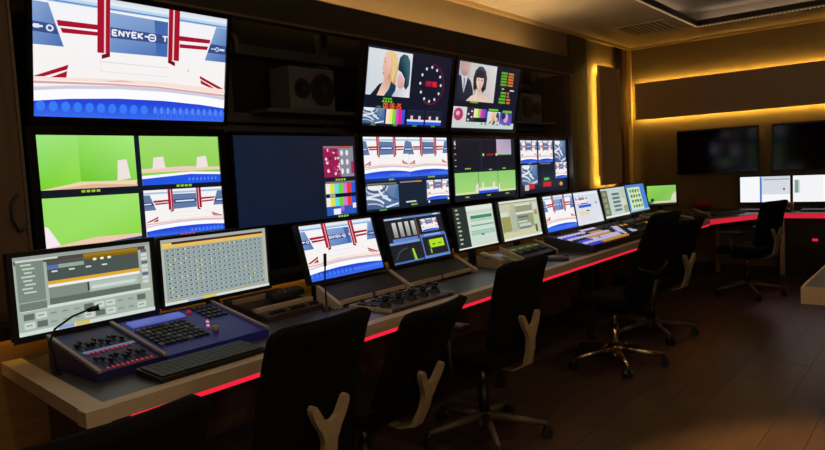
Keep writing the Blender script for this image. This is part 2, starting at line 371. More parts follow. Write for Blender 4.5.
def d_swirl(p):
    """blurred glassy ribbons of white and blue"""
    p.poly([(0, 0), (1, 0), (1, 1), (0, 1)], [(60, 84, 130), (84, 116, 160), (110, 140, 176), (120, 146, 186)])
    p.poly([(.82, .12), (1, .12), (1, 1), (.9, .8)], (76, 112, 158))
    def arc(cx, cy, rx, ry, a0, a1, w, col):
        p.line([(min(1, max(0, cx+rx*math.cos(math.radians(a0+(a1-a0)*k/7)))), min(1, max(0, cy+ry*math.sin(math.radians(a0+(a1-a0)*k/7))))) for k in range(8)], w, col)
    p.ell(.3, .95, .26, .16, (238, 238, 242)); arc(.3, .98, .30, .26, 180, 360, .05, (52, 66, 96)); arc(.3, .98, .36, .36, 185, 355, .06, (206, 214, 228))
    arc(.95, 1.15, .62, .9, 180, 250, .10, (226, 232, 240)); arc(1.05, 1.1, .55, .8, 180, 260, .05, (60, 74, 112)); arc(.0, .05, .55, .42, 20, 90, .09, (224, 228, 238)); arc(.0, .0, .4, .26, 10, 90, .06, (72, 84, 124))
    arc(.1, -.1, .45, .34, 30, 100, .05, (210, 206, 230)); p.poly([(.55, .06), (.98, .2), (.98, .12), (.6, .0)], (226, 232, 240)); p.ell(.56, .48, .09, .09, (214, 220, 236)); p.poly([(.0, .56), (.4, .62), (.42, .56), (0, .48)], (232, 234, 240))
def blob(cx, cy, rx, ry, n=18, f=None):
    return [(cx+rx*math.cos(2*math.pi*k/n)*(f(2*math.pi*k/n) if f else 1), cy+ry*math.sin(2*math.pi*k/n)) for k in range(n)]
def d_blonde(p):
    p.poly([(0, 0), (1, 0), (1, 1), (0, 1)], [(206, 214, 220), (220, 222, 228), (222, 224, 226), (214, 222, 226)])
    # long fair hair, face turned to the left
    p.poly([(.36, .93), (.44, 1), (.58, .98), (.66, .86), (.68, .62), (.64, .40), (.66, .22), (.56, .12), (.46, .24), (.40, .60)], [(236, 206, 150)]*4+[(206, 160, 104)]*4+[(190, 144, 96)]*2)
    p.poly([(.35, .86), (.40, .92), (.48, .88), (.52, .72), (.50, .52), (.44, .38), (.37, .40), (.345, .47), (.335, .55), (.315, .60), (.335, .67), (.34, .78)], [(238, 196, 180)]*4+[(222, 168, 152)]*3+[(230, 180, 166)]*5)
    p.poly([(.34, .745), (.385, .755), (.385, .735)], (110, 74, 66)); p.poly([(.335, .795), (.395, .81), (.395, .80)], (150, 110, 84)); p.poly([(.335, .50), (.37, .51), (.375, .485), (.34, .475)], (190, 74, 84))
    p.poly([(.50, .92), (.60, .94), (.62, .5), (.56, .3), (.52, .5), (.54, .72)], (232, 198, 138))
    p.poly([(.38, .40), (.52, .38), (.54, 0), (.22, 0), (.34, .22)], [(222, 174, 156), (210, 160, 142), (236, 200, 184), (238, 200, 184), (226, 180, 162)])
    p.poly([(.10, 0), (.27, .24), (.35, .29), (.30, .16), (.24, 0)], (22, 32, 44)); p.poly([(.40, 0), (.50, .16), (.54, .33), (.66, .24), (.64, 0)], (22, 56, 84))
    # dark haired guest seen from behind
    p.poly([(.66, .42), (.72, .54), (.82, .44), (.86, .24), (.76, .17), (.70, .22)], [(232, 184, 182)]*3+[(214, 160, 160)]*3)
    p.poly([(.68, .72), (.70, .88), (.78, .965), (.88, .95), (.95, .82), (.97, .55), (.96, .28), (.90, .17), (.85, .24), (.85, .42), (.76, .56), (.68, .60)], [(30, 62, 78)]*3+[(56, 104, 122)]*3+[(24, 44, 58)]*6)
    p.poly([(.58, 0), (.64, .12), (.74, .17), (.96, .14), (1, .08), (1, 0)], [(200, 196, 212)]*3+[(232, 228, 236)]*3)
def d_couple(p):
    p.poly([(0, 0), (1, 0), (1, 1), (0, 1)], [(150, 150, 158), (210, 200, 196), (222, 220, 216), (186, 186, 192)])
    p.poly([(.28, 0), (.4, 0), (.46, .9), (.3, 1)], (206, 200, 196))
    # man in a dark suit, head cut by the frame
    p.poly([(0, 0), (.42, 0), (.40, .30), (.32, .52), (.22, .62), (0, .64)], [(26, 32, 46), (34, 40, 56), (40, 48, 64), (44, 52, 70), (40, 48, 66), (36, 44, 60)])
    p.poly([(.06, .66), (.12, .36), (.16, .2), (.20, .42), (.23, .62)], (206, 206, 216)); p.poly([(.13, .58), (.17, .58), (.17, .3), (.15, .24)], (120, 126, 146))
    p.poly([(.03, 1), (.02, .84), (.06, .70), (.13, .62), (.21, .68), (.26, .82), (.27, 1)], [(186, 152, 144)]*3+[(168, 130, 122)]*2+[(204, 170, 160)]*2)
    # woman with a dark fringe
    p.poly([(.40, .34), (.38, .62), (.42, .82), (.50, .93), (.60, .94), (.70, .84), (.75, .64), (.74, .36), (.66, .24), (.62, .34), (.47, .34), (.46, .26)], [(24, 28, 36)]*3+[(70, 76, 88)]*3+[(30, 34, 44)]*6)
    p.poly([(.465, .66), (.66, .66), (.665, .50), (.63, .38), (.565, .30), (.50, .38), (.465, .50)], [(226, 190, 176)]*2+[(214, 170, 156), (220, 178, 164), (222, 182, 168), (232, 196, 182), (234, 200, 188)])
    p.poly([(.45, .82), (.55, .86), (.67, .80), (.675, .64), (.60, .635), (.52, .64), (.455, .63)], (38, 42, 52))
    for u in (.50, .585): p.poly([(u, .585), (u+.045, .59), (u+.045, .57), (u, .565)], (70, 54, 52))
    p.poly([(.54, .43), (.60, .43), (.57, .405)], (186, 86, 92)); p.poly([(.56, .54), (.575, .47), (.55, .475)], (206, 160, 146))
    p.poly([(.24, 0), (.36, .14), (.50, .20), (.515, .33), (.61, .33), (.63, .20), (.80, .14), (.94, 0)], [(226, 196, 178), (232, 206, 190), (224, 190, 172), (206, 166, 150), (200, 160, 144), (224, 190, 172), (236, 212, 196), (226, 198, 182)])
    p.poly([(.42, 0), (.46, .12), (.50, .32), (.53, .30), (.50, .10), (.52, 0)], (236, 206, 188))
DK = (20, 28, 48)
def s_quad(p):
    p.grad(0, 0, 1, 1, (16, 20, 34), (14, 26, 36))
    d_green(p.sub(.0, .525, .486, 1), 0); d_green(p.sub(.514, .525, 1, 1), 1); d_green(p.sub(.0, .02, .486, .455), 2); d_set(p.sub(.514, .02, 1, .475))
    lab(p, .24, .49); lab(p, .76, .495); lab(p, .24, .0, col=(190, 200, 40)); lab(p, .76, 0, col=(220, 40, 70))
def s_dark(p):
    p.poly([(0, 0), (1, 0), (1, 1), (0, 1)], [(14, 28, 52), (16, 26, 44), (26, 28, 40), (18, 30, 50)])
    q = p.sub(.70, .50, .975, .88); q.rect(0, 0, 1, 1, (150, 30, 80))
    rnd = random.Random(3)
    for i in range(46): q.ell(rnd.uniform(.05, .55), rnd.uniform(.05, .9), rnd.uniform(.02, .06), rnd.uniform(.03, .07), rnd.choice([(190, 50, 104), (120, 18, 60), (236, 214, 222), (160, 30, 84)]), 6)
    q.poly([(.55, 0), (1, 0), (1, 1), (.48, 1)], (136, 136, 152))
    for i in range(3):
        for u in (.6, .78): q.ell(u, .18+.3*i, .05, .1, (226, 230, 236), 8)
    q.rect(.9, .1, 1, .5, (170, 40, 90)); q.rect(0, .93, 1, 1, (150, 110, 120)); q.rect(.5, .93, .9, 1, (170, 90, 60)); lab(p, .845, .455)
    d_bars(p.sub(.70, .03, .975, .42)); p.rect(.70, .42, .975, .445, (130, 110, 130)); lab(p, .85, .0)
def s_prog(p):
    p.rect(0, 0, 1, 1, DK)
    d_set(p.sub(.005, .44, .5, 1)); d_set(p.sub(.5, .44, .99, 1)); p.rect(0, .40, .99, .44, (26, 50, 120)); lab(p, .29, .405, .06); lab(p, .77, .41, .09)
    p.rect(.02, .355, .34, .375, (120, 120, 90)); p.rect(.38, .36, .64, .38, (150, 130, 130)); p.rect(.56, .36, .64, .38, (190, 140, 60))
    d_swirl(p.sub(.01, .03, .36, .345)); p.rect(.37, .05, .68, .35, (22, 36, 54)); p.rect(.44, .075, .56, .095, (210, 220, 210)); lab(p, .54, .03, .08); d_set(p.sub(.70, .08, .985, .37)); lab(p, .18, .0, .08, (110, 170, 80))
    p.ell(.72, .055, .012, .02, (200, 240, 190), 6); p.ell(.975, .075, .012, .02, (220, 240, 160), 6)
def s_meters(p):
    p.rect(0, 0, 1, 1, (22, 26, 42))
    for (a, b) in ((.01, .40), (.43, .69), (.71, .95)): p.rect(a, .49, b, .97, (18, 22, 36)); p.rect(a, .965, b, .97, (60, 50, 70)); p.rect(a, .49, a+.004, .97, (56, 60, 80))
    for i in range(5): p.rect(.03+.004*(i % 2), .93-i*.095, .055, .945-i*.095, (170, 176, 190))
    p.poly([(.03, .90), (.045, .96), (.055, .88)], (220, 224, 230)); lab(p, .22, .50, .09); lab(p, .57, .47, .05); lab(p, .80, .48, .06)
    p.rect(.52, .715, .62, .745, (170, 16, 40)); p.rect(.45, .71, .47, .75, (210, 230, 150)); p.rect(.66, .71, .69, .75, (210, 230, 150))
    q = p.sub(.68, .72, .93, .985); q.poly([(0, 0), (1, 0), (1, 1), (0, 1)], [(206, 176, 192), (182, 176, 206), (160, 150, 180), (190, 170, 200)]); q.rect(.0, -.12, 1, .05, (120, 170, 120))
    for i, (a, b) in enumerate(((.02, .365), (.37, .68), (.685, .985))):
        g = p.sub(a, .10, b, .45); g.grad(0, 0, 1, 1, (168, 214, 124), (140, 204, 110))
        if i == 1: g.rect(0, 0, 1, .12, (40, 84, 220)); g.rect(0, .12, 1, .26, (230, 224, 220)); g.rect(.16, .26, .26, .5, (226, 224, 200)); g.rect(.72, .26, .84, .5, (226, 224, 200))
        else: g.rect(0, 0, 1, .1, (206, 224, 170)); g.poly([(.85, .1), (1, .1), (1, .5), (.9, .4)] if i == 0 else [(0, .1), (.12, .1), (.05, .4), (0, .45)], (226, 226, 206))
        lab(p, (a+b)/2, .045, .06)
def s_multi(p):
    p.rect(0, 0, 1, 1, (18, 24, 40))
    d_set(p.sub(.03, .56, .35, .97)); d_set(p.sub(.38, .56, .68, .97)); d_swirl(p.sub(.72, .56, .97, .97)); d_swirl(p.sub(.03, .16, .34, .52)); d_set(p.sub(.73, .24, .98, .55))
    p.rect(.4, .525, .62, .55, (120, 104, 96)); p.rect(.4, .2, .64, .5, (18, 26, 44)); p.rect(.47, .22, .58, .27, (70, 200, 90)); p.rect(.45, .10, .62, .19, (196, 20, 46)); p.rect(.16, .08, .27, .18, (196, 30, 50)); p.rect(.08, .06, .16, .16, (206, 196, 196)); p.ell(.84, .13, .035, .04, (214, 160, 90), 8); lab(p, .2, .2, .08, (100, 200, 90)); lab(p, .2, .54, .08, (90, 160, 120))
def s_pgm_clock(p):
    p.rect(0, 0, 1, 1, (17, 22, 42))
    d_blonde(p.sub(.02, .39, .50, .97)); lab(p, .26, .345, .10, (90, 200, 40)); lab(p, .26, .31, .12, (110, 210, 30)); lab(p, .17, .235, .05, (80, 140, 60))
    p.text('00:06:25', .215, .235, .20, .06, .018, (232, 92, 30))
    for k in range(12):
        a = k*math.pi/6; p.ell(.745+.13*math.cos(a), .60+.235*math.sin(a), .013, .022, (216, 220, 220), 6)
    for k in range(36):
        a = math.pi/2-k*math.pi/30; p.ell(.755+.155*math.cos(a), .60+.275*math.sin(a), .005, .008, (190, 30, 60), 4)
    p.rect(.675, .565, .83, .645, (120, 10, 40)); p.text('17:55', .685, .578, .135, .052, .016, (250, 40, 60))
    d_swirl(p.sub(.0, .03, .235, .23)); d_bars(p.sub(.25, .03, .46, .225), False)
    for a in (.49, .715):
        q = p.sub(a, .03, a+.205, .23); q.rect(0, 0, 1, 1, (24, 32, 54)); q.rect(0, .0, 1, .22, (40, 90, 220)); q.rect(0, .22, 1, .36, (226, 224, 230)); q.rect(.2, .36, .34, .62, (226, 190, 190)); q.rect(.66, .36, .8, .62, (226, 190, 190)); q.rect(0, .97, 1, 1, (40, 60, 86))
    for u in (.12, .36, .59, .82): lab(p, u, .005, .05, (90, 160, 70))
def s_pgm2(p):
    p.rect(0, 0, 1, 1, (17, 22, 40))
    d_couple(p.sub(.04, .42, .60, .98)); lab(p, .30, .395, .12, (140, 190, 50))
    for i in range(5): p.rect(.68, .885-i*.045, .78, .915-i*.045, (96, 170, 40)); p.rect(.80, .885-i*.045, .89, .915-i*.045, (206, 120, 50))
    p.rect(.71, .645, .75, .66, (200, 210, 200)); p.rect(.85, .63, .92, .65, (220, 226, 226))
    for i in range(4): p.rect(.70-.02*(i > 1), .575-i*.05, .79, .608-i*.05, (90, 176, 40)); p.rect(.81, .575-i*.05, .84+.03*(i > 1), .608-i*.05, (206, 110, 60))
    q = p.sub(.01, .02, .98, .33); q.rect(0, 0, 1, .3, (196, 210, 206))
    a = q.sub(0, .1, .20, 1); a.grad(0, 0, 1, 1, (206, 206, 206), (220, 214, 220)); a.ell(.4, .6, .35, .34, (176, 60, 100)); a.ell(.35, .65, .14, .12, (226, 180, 200))
    q.rect(.20, .3, .31, 1, (52, 44, 56)); [q.ell(.23+.05*(i % 2), .4+.14*i, .015, .05, (226, 220, 220), 6) for i in range(4)]
    d_bars(q.sub(.31, .42, .51, .95), False); q.rect(.31, .42, .51, .52, (20, 30, 40)); d_blonde(q.sub(.53, .22, .74, .86)); b = q.sub(.74, .2, .95, .88); b.grad(0, 0, 1, 1, (110, 90, 190), (70, 60, 150)); b.ell(.5, .55, .2, .36, (214, 160, 206)); b.ell(.3, .7, .18, .26, (40, 40, 90))
    q.rect(.54, .9, .70, 1, (110, 190, 60)); q.rect(.78, .84, .94, .96, (110, 190, 60))
    for i in range(9): q.ell(.38+i*.065, .22, .014, .05, [(226, 236, 236), (60, 140, 70), (40, 60, 80)][i % 3], 6)
# ---- desk screens
GR = (150, 164, 152)
def s_dimmer(p):
    p.rect(0, 0, 1, 1, (166, 178, 166)); p.rect(0, .955, 1, 1, (150, 158, 154)); p.rect(.01, .9, .96, .95, (84, 70, 66))
    p.rect(.02, .42, .2, .93, (120, 136, 124)); p.rect(.02, .93, .3, .955, (205, 210, 205))
    for i in range(8): p.rect(.05+.01*(i % 3), .88-i*.05, .12+.02*(i % 2), .9-i*.05, (196, 208, 196))
    p.rect(.22, .62, .9, .9, (74, 84, 80)); p.grad(.48, .86, .9, .94, (110, 84, 20), (170, 130, 30)); p.rect(.22, .80, .48, .85, (150, 166, 150)); p.rect(.22, .795, .30, .85, (90, 110, 180))
    for i in range(3): p.ell(.56+i*.055, .855, .016, .018, (246, 240, 210), 8)
    for i in range(4): p.rect(.25+i*.12, .755, .29+i*.12, .775, (210, 220, 210))
    p.rect(.22, .60, .9, .645, (222, 168, 50)); p.rect(.22, .565, .9, .60, (238, 240, 236)); p.rect(.22, .42, .5, .56, (128, 140, 130)); p.rect(.5, .44, .88, .55, (176, 192, 184)); p.rect(.49, .44, .505, .56, (60, 66, 66)); p.rect(.52, .46, .86, .5, (206, 216, 210))
    p.rect(.22, .34, .9, .42, (96, 108, 100)); p.rect(.02, .30, .98, .335, (210, 220, 212)); p.rect(.02, .31, .2, .41, (112, 124, 116))
    for i in range(9): p.rect(.92, .86-i*.055, .97, .9-i*.055, (206, 214, 206) if i % 3 else (90, 100, 130))
    for r in range(2):
        for i in range(11):
            if (i*7+r*3) % 5 == 0: p.rect(.04+i*.082, .19-r*.11, .11+i*.082, .27-r*.11, (96, 108, 100)); continue
            p.rect(.04+i*.082, .19-r*.11, .11+i*.082, .27-r*.11, (200, 212, 200) if i in (0, 1, 5, 6, 7, 10) else (160, 176, 164)); p.rect(.05+i*.082, .225-r*.11, .09+i*.082, .24-r*.11, (120, 134, 124))
    p.rect(0, 0, 1, .05, (206, 220, 214)); p.rect(.38, .005, .48, .05, (222, 190, 80)); p.rect(.26, .005, .37, .05, (140, 160, 210))
def s_grid(p):
    p.rect(0, 0, 1, 1, (178, 184, 172)); p.rect(0, .95, 1, 1, (168, 172, 168)); p.rect(.02, .91, .97, .95, (70, 40, 30)); p.rect(.02, .86, .97, .915, (232, 190, 96)); p.rect(.02, .90, .1, .945, (236, 206, 90))
    p.rect(.03, .07, .965, .86, (142, 158, 160)); rnd = random.Random(5)
    for r in range(11):
        for i in range(20):
            u = .045+i*.046; v = .80-r*.071
            p.rect(u, v, u+.034, v+.045, (164, 178, 176)); p.rect(u+.004, v+.012, u+.022, v+.036, rnd.choice([(74, 88, 92), (90, 102, 104), (66, 82, 92)]))
            if rnd.random() < .16: p.rect(u+.022, v+.01, u+.034, v+.04, (214, 222, 130))
            if r > 9 and i > 11: p.rect(u+.018, v+.01, u+.03, v+.035, (70, 140, 170))
    p.rect(.02, .045, .97, .06, (176, 150, 96)); p.rect(0, 0, 1, .04, (210, 222, 222)); p.rect(.2, 0, .34, .035, (150, 170, 210)); p.rect(.34, 0, .46, .035, (216, 196, 90))
def s_set(p): d_set(p, True)
def s_audio(p):
    p.rect(0, 0, 1, 1, (28, 32, 40)); p.rect(0, .945, 1, .985, (96, 130, 196)); p.rect(.02, .95, .3, .97, (210, 220, 236)); p.rect(.86, .955, .95, .98, (220, 226, 240))
    for i in range(4): p.grad(.12+i*.105, .56, .185+i*.105, .88, (130, 134, 130), (206, 206, 198))
    p.rect(.08, .46, .5, .53, (96, 130, 200)); p.rect(.0, .41, .52, .46, (120, 154, 214)); p.rect(.52, .46, .535, .93, (120, 74, 66)); d_set(p.sub(.60, .60, .90, .88)); p.rect(.53, .47, .98, .54, (84, 120, 196)); p.rect(.6, .50, .9, .53, (150, 180, 226))
    p.rect(.53, .05, .55, .5, (90, 120, 190)); p.rect(.97, .04, .99, .5, (90, 130, 200)); p.rect(.52, .0, .99, .06, (90, 134, 206)); p.rect(.0, .0, .5, .04, (70, 110, 180))
    p.rect(.66, .22, .92, .40, (176, 226, 40)); p.rect(.7, .27, .76, .31, (110, 150, 30)); p.rect(.8, .28, .88, .31, (110, 150, 30)); p.poly([(.35, .03), (.39, .03), (.37, .28), (.34, .28)], (160, 214, 50)); p.line([(.06, .1), (.12, .24), (.2, .3), (.28, .31)], .012, (84, 96, 96)); p.rect(.65, .1, .67, .2, (150, 200, 50))
def s_list(p):
    p.rect(0, 0, 1, 1, (206, 220, 206)); p.rect(0, 0, .33, 1, (38, 50, 48))
    for i in range(9): p.rect(.07, .92-i*.1, .13+.02*(i % 2), .96-i*.1, (170, 180, 160))
    p.rect(.33, .9, 1, 1, (222, 230, 216)); p.rect(.33, .82, 1, .86, (196, 210, 190)); p.rect(.40, .68, .95, .76, (56, 140, 110)); p.rect(.4, .62, .95, .66, (160, 200, 176)); p.rect(.38, .5, .97, .53, (96, 160, 136)); p.rect(.36, .28, .97, .36, (160, 200, 184)); p.rect(.36, .37, .97, .39, (120, 176, 156)); p.rect(.6, .26, .68, .30, (80, 120, 130))
    for i in range(4): p.rect(.4, .06+i*.05, .9, .068+i*.05, (186, 206, 190))
    p.rect(0, 0, 1, .03, (230, 234, 226))
def s_olive(p):
    p.rect(0, 0, 1, 1, (196, 200, 170)); p.rect(0, .93, 1, 1, (216, 222, 210)); p.rect(0, .93, 1, .945, (90, 100, 96)); p.rect(.03, .22, .25, .60, (156, 154, 92)); p.rect(.02, .62, .2, .72, (214, 220, 206)); p.rect(.26, .2, .42, .88, (176, 184, 168))
    p.rect(.4, .26, .84, .88, (150, 156, 120)); p.rect(.40, .62, .86, .68, (216, 222, 214)); p.rect(.40, .84, .8, .88, (216, 222, 214)); p.rect(.43, .52, .7, .57, (90, 108, 106)); p.rect(.42, .40, .66, .45, (196, 206, 196)); p.rect(.44, .3, .74, .37, (190, 206, 206)); p.rect(.44, .24, .74, .27, (86, 100, 100)); p.rect(.44, .46, .7, .48, (110, 120, 112))
    p.rect(.86, .72, .97, .86, (206, 212, 210)); p.rect(.86, .56, .95, .68, (170, 140, 120)); p.rect(.85, .4, .97, .56, (180, 210, 160)); p.rect(.84, .1, .9, .3, (90, 100, 86)); p.rect(.0, .08, .84, .18, (206, 206, 160)); p.rect(0, 0, 1, .06, (226, 232, 226)); p.ell(.3, .82, .05, .05, (220, 180, 120), 8)
def s_doc(p):
    p.grad(0, 0, 1, 1, (224, 226, 232), (212, 220, 230)); d_set(p.sub(.16, .62, .56, .86)); p.rect(.2, .52, .64, .6, (40, 84, 206)); p.rect(.18, .6, .3, .66, (226, 190, 160)); p.rect(.16, .28, .5, .40, (226, 214, 176)); p.rect(.8, .6, .88, .64, (110, 124, 140)); p.rect(.04, .92, .96, .96, (236, 240, 244))
    for i in range(4): p.rect(.2, .1+i*.045, .7, .11+i*.045, (206, 208, 222))
def s_olive2(p):
    p.rect(0, 0, 1, 1, (186, 200, 184)); p.rect(0, .05, .26, .94, (104, 112, 88)); [p.rect(.08, .74-i*.2, .2, .88-i*.2, (150, 156, 120)) for i in range(4)]
    p.rect(.3, .1, .8, .92, (190, 206, 200)); [p.rect(.42, .74-i*.14, .72, .82-i*.14, (96, 116, 112)) for i in range(5)]; p.rect(.76, .36, .92, .6, (206, 216, 176)); p.rect(.8, .1, .98, .34, (150, 160, 132)); p.rect(0, 0, 1, .07, (224, 232, 220)); p.rect(0, .94, 1, 1, (200, 210, 210))
def s_icons(p):
    p.rect(0, 0, 1, 1, (70, 130, 206)); p.rect(.2, .06, .78, .9, (206, 230, 190))
    for r in range(4):
        for i in range(4):
            p.rect(.28+i*.12, .72-r*.19, .36+i*.12, .82-r*.19, (60, 110, 50) if (i+r) % 3 else (120, 140, 70)); p.rect(.28+i*.12, .69-r*.19, .36+i*.12, .705-r*.19, (130, 170, 110))
    p.rect(0, 0, 1, .05, (150, 190, 226))
def s_greensmall(p):
    p.poly([(0, 0), (1, 0), (1, 1), (0, 1)], [(120, 190, 60), (150, 206, 110), (136, 200, 96), (150, 214, 90)]); p.rect(0, 0, 1, .1, (40, 50, 40)); p.poly([(.1, .08), (1, .1), (1, .2), (.3, .2)], (222, 206, 176)); p.poly([(.8, .2), (1, .2), (1, .7), (.86, .5)], (216, 220, 190)); p.ell(.18, .26, .06, .08, (20, 24, 20), 8); p.rect(.0, .1, .2, .2, (60, 120, 120))
def s_office(p):
    p.rect(0, 0, 1, 1, (246, 247, 250)); p.rect(.40, 0, .44, 1, (70, 120, 200)); p.rect(.44, .3, 1, .95, (214, 220, 226)); p.rect(.47, .86, .98, .9, (140, 150, 156)); [p.rect(.5, .78-i*.08, .9, .79-i*.08, (186, 194, 202)) for i in range(5)]; p.ell(.88, .5, .022, .04, (30, 34, 40), 8); p.rect(.42, .95, 1, 1, (196, 206, 220)); [p.rect(.1+.12*(i % 2), .75-i*.12, .16+.12*(i % 2), .76-i*.12, (226, 206, 206)) for i in range(5)]
def s_office2(p):
    p.rect(0, 0, 1, 1, (244, 244, 246)); p.rect(.03, .35, .10, .84, (130, 160, 150)); p.rect(.1, .35, .13, .84, (206, 216, 212)); [p.rect(.3, .8-i*.1, .8, .805-i*.1, (222, 224, 228)) for i in range(6)]
def s_off(p): p.poly([(0, 0), (1, 0), (1, 1), (0, 1)], [(5, 7, 9), (6, 8, 9), (5, 6, 7), (4, 5, 6)])

def picture(name, painter, w, h, parent, y=-.002):
    r = Paint(); painter(P(r)); me = bpy.data.meshes.new(name)
    k = min(.00025, .006/max(1, r.layer))
    me.from_pydata([((u-.5)*w, y-l*k, v*h) for u, v, l in r.v], [], r.f)
    ca = me.color_attributes.new('Col', 'FLOAT_COLOR', 'CORNER')
    data = []
    for poly in me.polygons:
        for vi in poly.vertices: data += [*r.c[vi], 1.0]
    ca.data.foreach_set('color', data); me.materials.append(SCREEN); me.update()
    o = bpy.data.objects.new(name, me); COL.objects.link(o); o.parent = parent
    return o
def frame_mb(w, h, bz, y0, y1, bb=None):
    bb = bz if bb is None else bb
    m = MB(); m.box(-w/2-bz, w/2+bz, y0, y1, -bb, 0); m.box(-w/2-bz, w/2+bz, y0, y1, h, h+bz); m.box(-w/2-bz, -w/2, y0, y1, 0, h); m.box(w/2, w/2+bz, y0, y1, 0, h)
    return m

# ================================================================ WALL MONITORS
def wall_monitor(cx, y, z, w, h, tilt, painter, label, bz=.022):
    t = thing('wall_monitor', label, 'monitor', (cx, y, z), (tilt, 0, 0), 'monitors of the video wall')
    B(-w/2-bz+.004, w/2+bz-.004, .0, .05, -bz+.004, h+bz-.004).build('housing', M_plas, t)
    frame_mb(w, h, bz, -.012, -.0001).build('bezel', M_blackg, t)
    picture('screen', painter, w, h, t)
    B(-.18, .18, .051, .13, h*.25, h*.75).build('mount_bracket', M_steel, t)
    return t
CX = [1.765, 2.838, 3.912, 4.972, 6.045]
wall_monitor(CX[0], 3.20, 1.175, .955, .525, 0, s_quad, 'wall monitor split into four views, three of green studios, lower left', .04)
wall_monitor(CX[1], 3.20, 1.175, 1.0, .535, 0, s_dark, 'mostly dark wall monitor with a pink view and colour bars at its right edge')
wall_monitor(CX[2], 3.20, 1.185, 1.0, .525, 0, s_prog, 'wall monitor showing two white studio sets side by side over smaller views')
wall_monitor(CX[3], 3.20, 1.185, 1.0, .525, 0, s_meters, 'wall monitor with dark meters above three green studio views')
wall_monitor(CX[4], 3.20, 1.185, .99, .525, 0, s_multi, 'lower wall monitor farthest right with small studio views and red markers')
TI = math.radians(10.6)
wall_monitor(1.79, 3.205, 1.785, 1.0, .555, TI, s_set, 'largest bright screen at top left showing a white and red news studio set')
wall_monitor(3.912, 3.205, 1.79, .99, .545, TI, s_pgm_clock, 'upper wall monitor with a blonde woman in profile beside a round clock face')
wall_monitor(4.972, 3.205, 1.785, 1.0, .555, TI, s_pgm2, 'upper wall monitor with a dark haired woman and green and orange figures')

# ---- loudspeakers lying on their sides in the rack
def loudspeaker(cx, z, label, woof):
    t = thing('loudspeaker', label, 'loudspeaker', (cx, 3.30, z), group='studio loudspeakers in the video wall')
    B(-.20, .20, 0, .20, 0, .28, .012).build('cabinet', mat('speaker_grey', (92, 92, 97), .5), t)
    for dx, r in ((-.095*woof, .055), (.085*woof, .098)):
        c = MB().cyl((dx, -.003, .14), r+.012, .006, 24, 'y').build('driver', M_plas2, t)
        MB().cyl((dx, -.010, .14), r, .010, 24, 'y', r*.45).build('driver_cone', mat('cone_black', (10, 10, 12), .45), c)
        MB().cyl((dx, -.016, .14), r*.3, .012, 14, 'y').build('dust_cap', M_plas2, c)
    B(-.17, -.08, -.003, -.0001, .018, .030).build('badge', M_keyg, t)
    return t
loudspeaker(3.08, 1.885, 'grey two-way loudspeaker on its side between the two bright upper screens', 1)
loudspeaker(6.02, 1.885, 'grey two-way loudspeaker on its side at the right end of the upper row', -1)
for cx, lb in ((3.08, 'under the left loudspeaker'), (6.02, 'under the right loudspeaker')):
    s = tag(B(cx-.42, cx+.42, 3.26, 3.439, 1.862, 1.884).build('speaker_shelf', M_steel), 'dark steel shelf board in the video wall '+lb, 'shelf', 'loudspeaker shelves')

# ---- televisions on the right wall
M_glass = mat('dark_glass', (9, 10, 12), .09)
def tv(cy, label, yaw=0):
    t = thing('wall_television', label, 'television', (XW-.085, cy, 1.245), (0, 0, -math.pi/2+math.radians(yaw)), 'televisions on the right wall')
    B(-.505, .505, 0, .04, -.012, .582, .004).build('housing', M_plas, t); frame_mb(.98, .55, .014, -.008, -.0001).build('bezel', M_blackg, t)
    B(-.49, .49, -.0045, -.0002, 0, .55).build('screen', M_glass, t); B(-.2, .2, .041, .076, .15, .4).build('mount_bracket', M_steel, t)
tv(2.49, 'dim wall television nearest the corner under the long lit panel', 2.0)
tv(1.325, 'blank wall television cut off by the right edge of the picture')

# ================================================================ DESK
desk = thing('control_desk', 'long grey control desk with pale wood border and red light under its front edge', 'desk')
ZD = .75
front = [(.92, 2.105), (7.90, 2.15), (8.80, 1.78), (8.80, -2.4)]
back = [(9.57, -2.4), (9.57, 3.04), (1.02, 3.07)]
MB().prism([(.965, 2.16)]+[(7.915, 2.21), (8.855, 1.82), (8.855, -2.4)]+back[:2]+[(1.06, 3.07)], 'z', ZD-.045, ZD-.001).build('worktop', M_desk, desk)
def strip(p, q, w, z0, z1, name, m, off=0.):
    p, q = Vector((*p, 0)), Vector((*q, 0)); d = (q-p).normalized(); n = Vector((-d.y, d.x, 0))
    a = [p+n*off, q+n*off, q+n*(off+w), p+n*(off+w)]
    return MB().prism([(k.x, k.y) for k in a], 'z', z0, z1).build(name, m, desk)
strip((.92, 2.105), (7.90, 2.15), .062, ZD-.05, ZD+.001, 'wood_border', M_pale)
strip((7.90, 2.15), (8.80, 1.78), .062, ZD-.05, ZD+.001, 'wood_border', M_pale)
strip((8.80, 1.78), (8.80, -2.4), .062, ZD-.05, ZD+.001, 'wood_border', M_pale)
strip((1.02, 3.07), (.92, 2.105), .075, ZD-.05, ZD+.0015, 'wood_border', M_pale)
strip((1.07, 2.105), (7.90, 2.149), .014, ZD-.068, ZD-.0505, 'light_strip', M_ledred, .002)
M_ledfar = mat('led_red_far', (200, 30, 50), .5, emit=(1.0, .022, .06), es=.6)
strip((7.905, 2.148), (8.80, 1.78), .008, ZD-.058, ZD-.006, 'light_strip', M_ledfar, -.0085)
strip((8.80, 1.775), (8.80, -2.4), .008, ZD-.058, ZD-.006, 'light_strip', M_ledfar, -.0085)
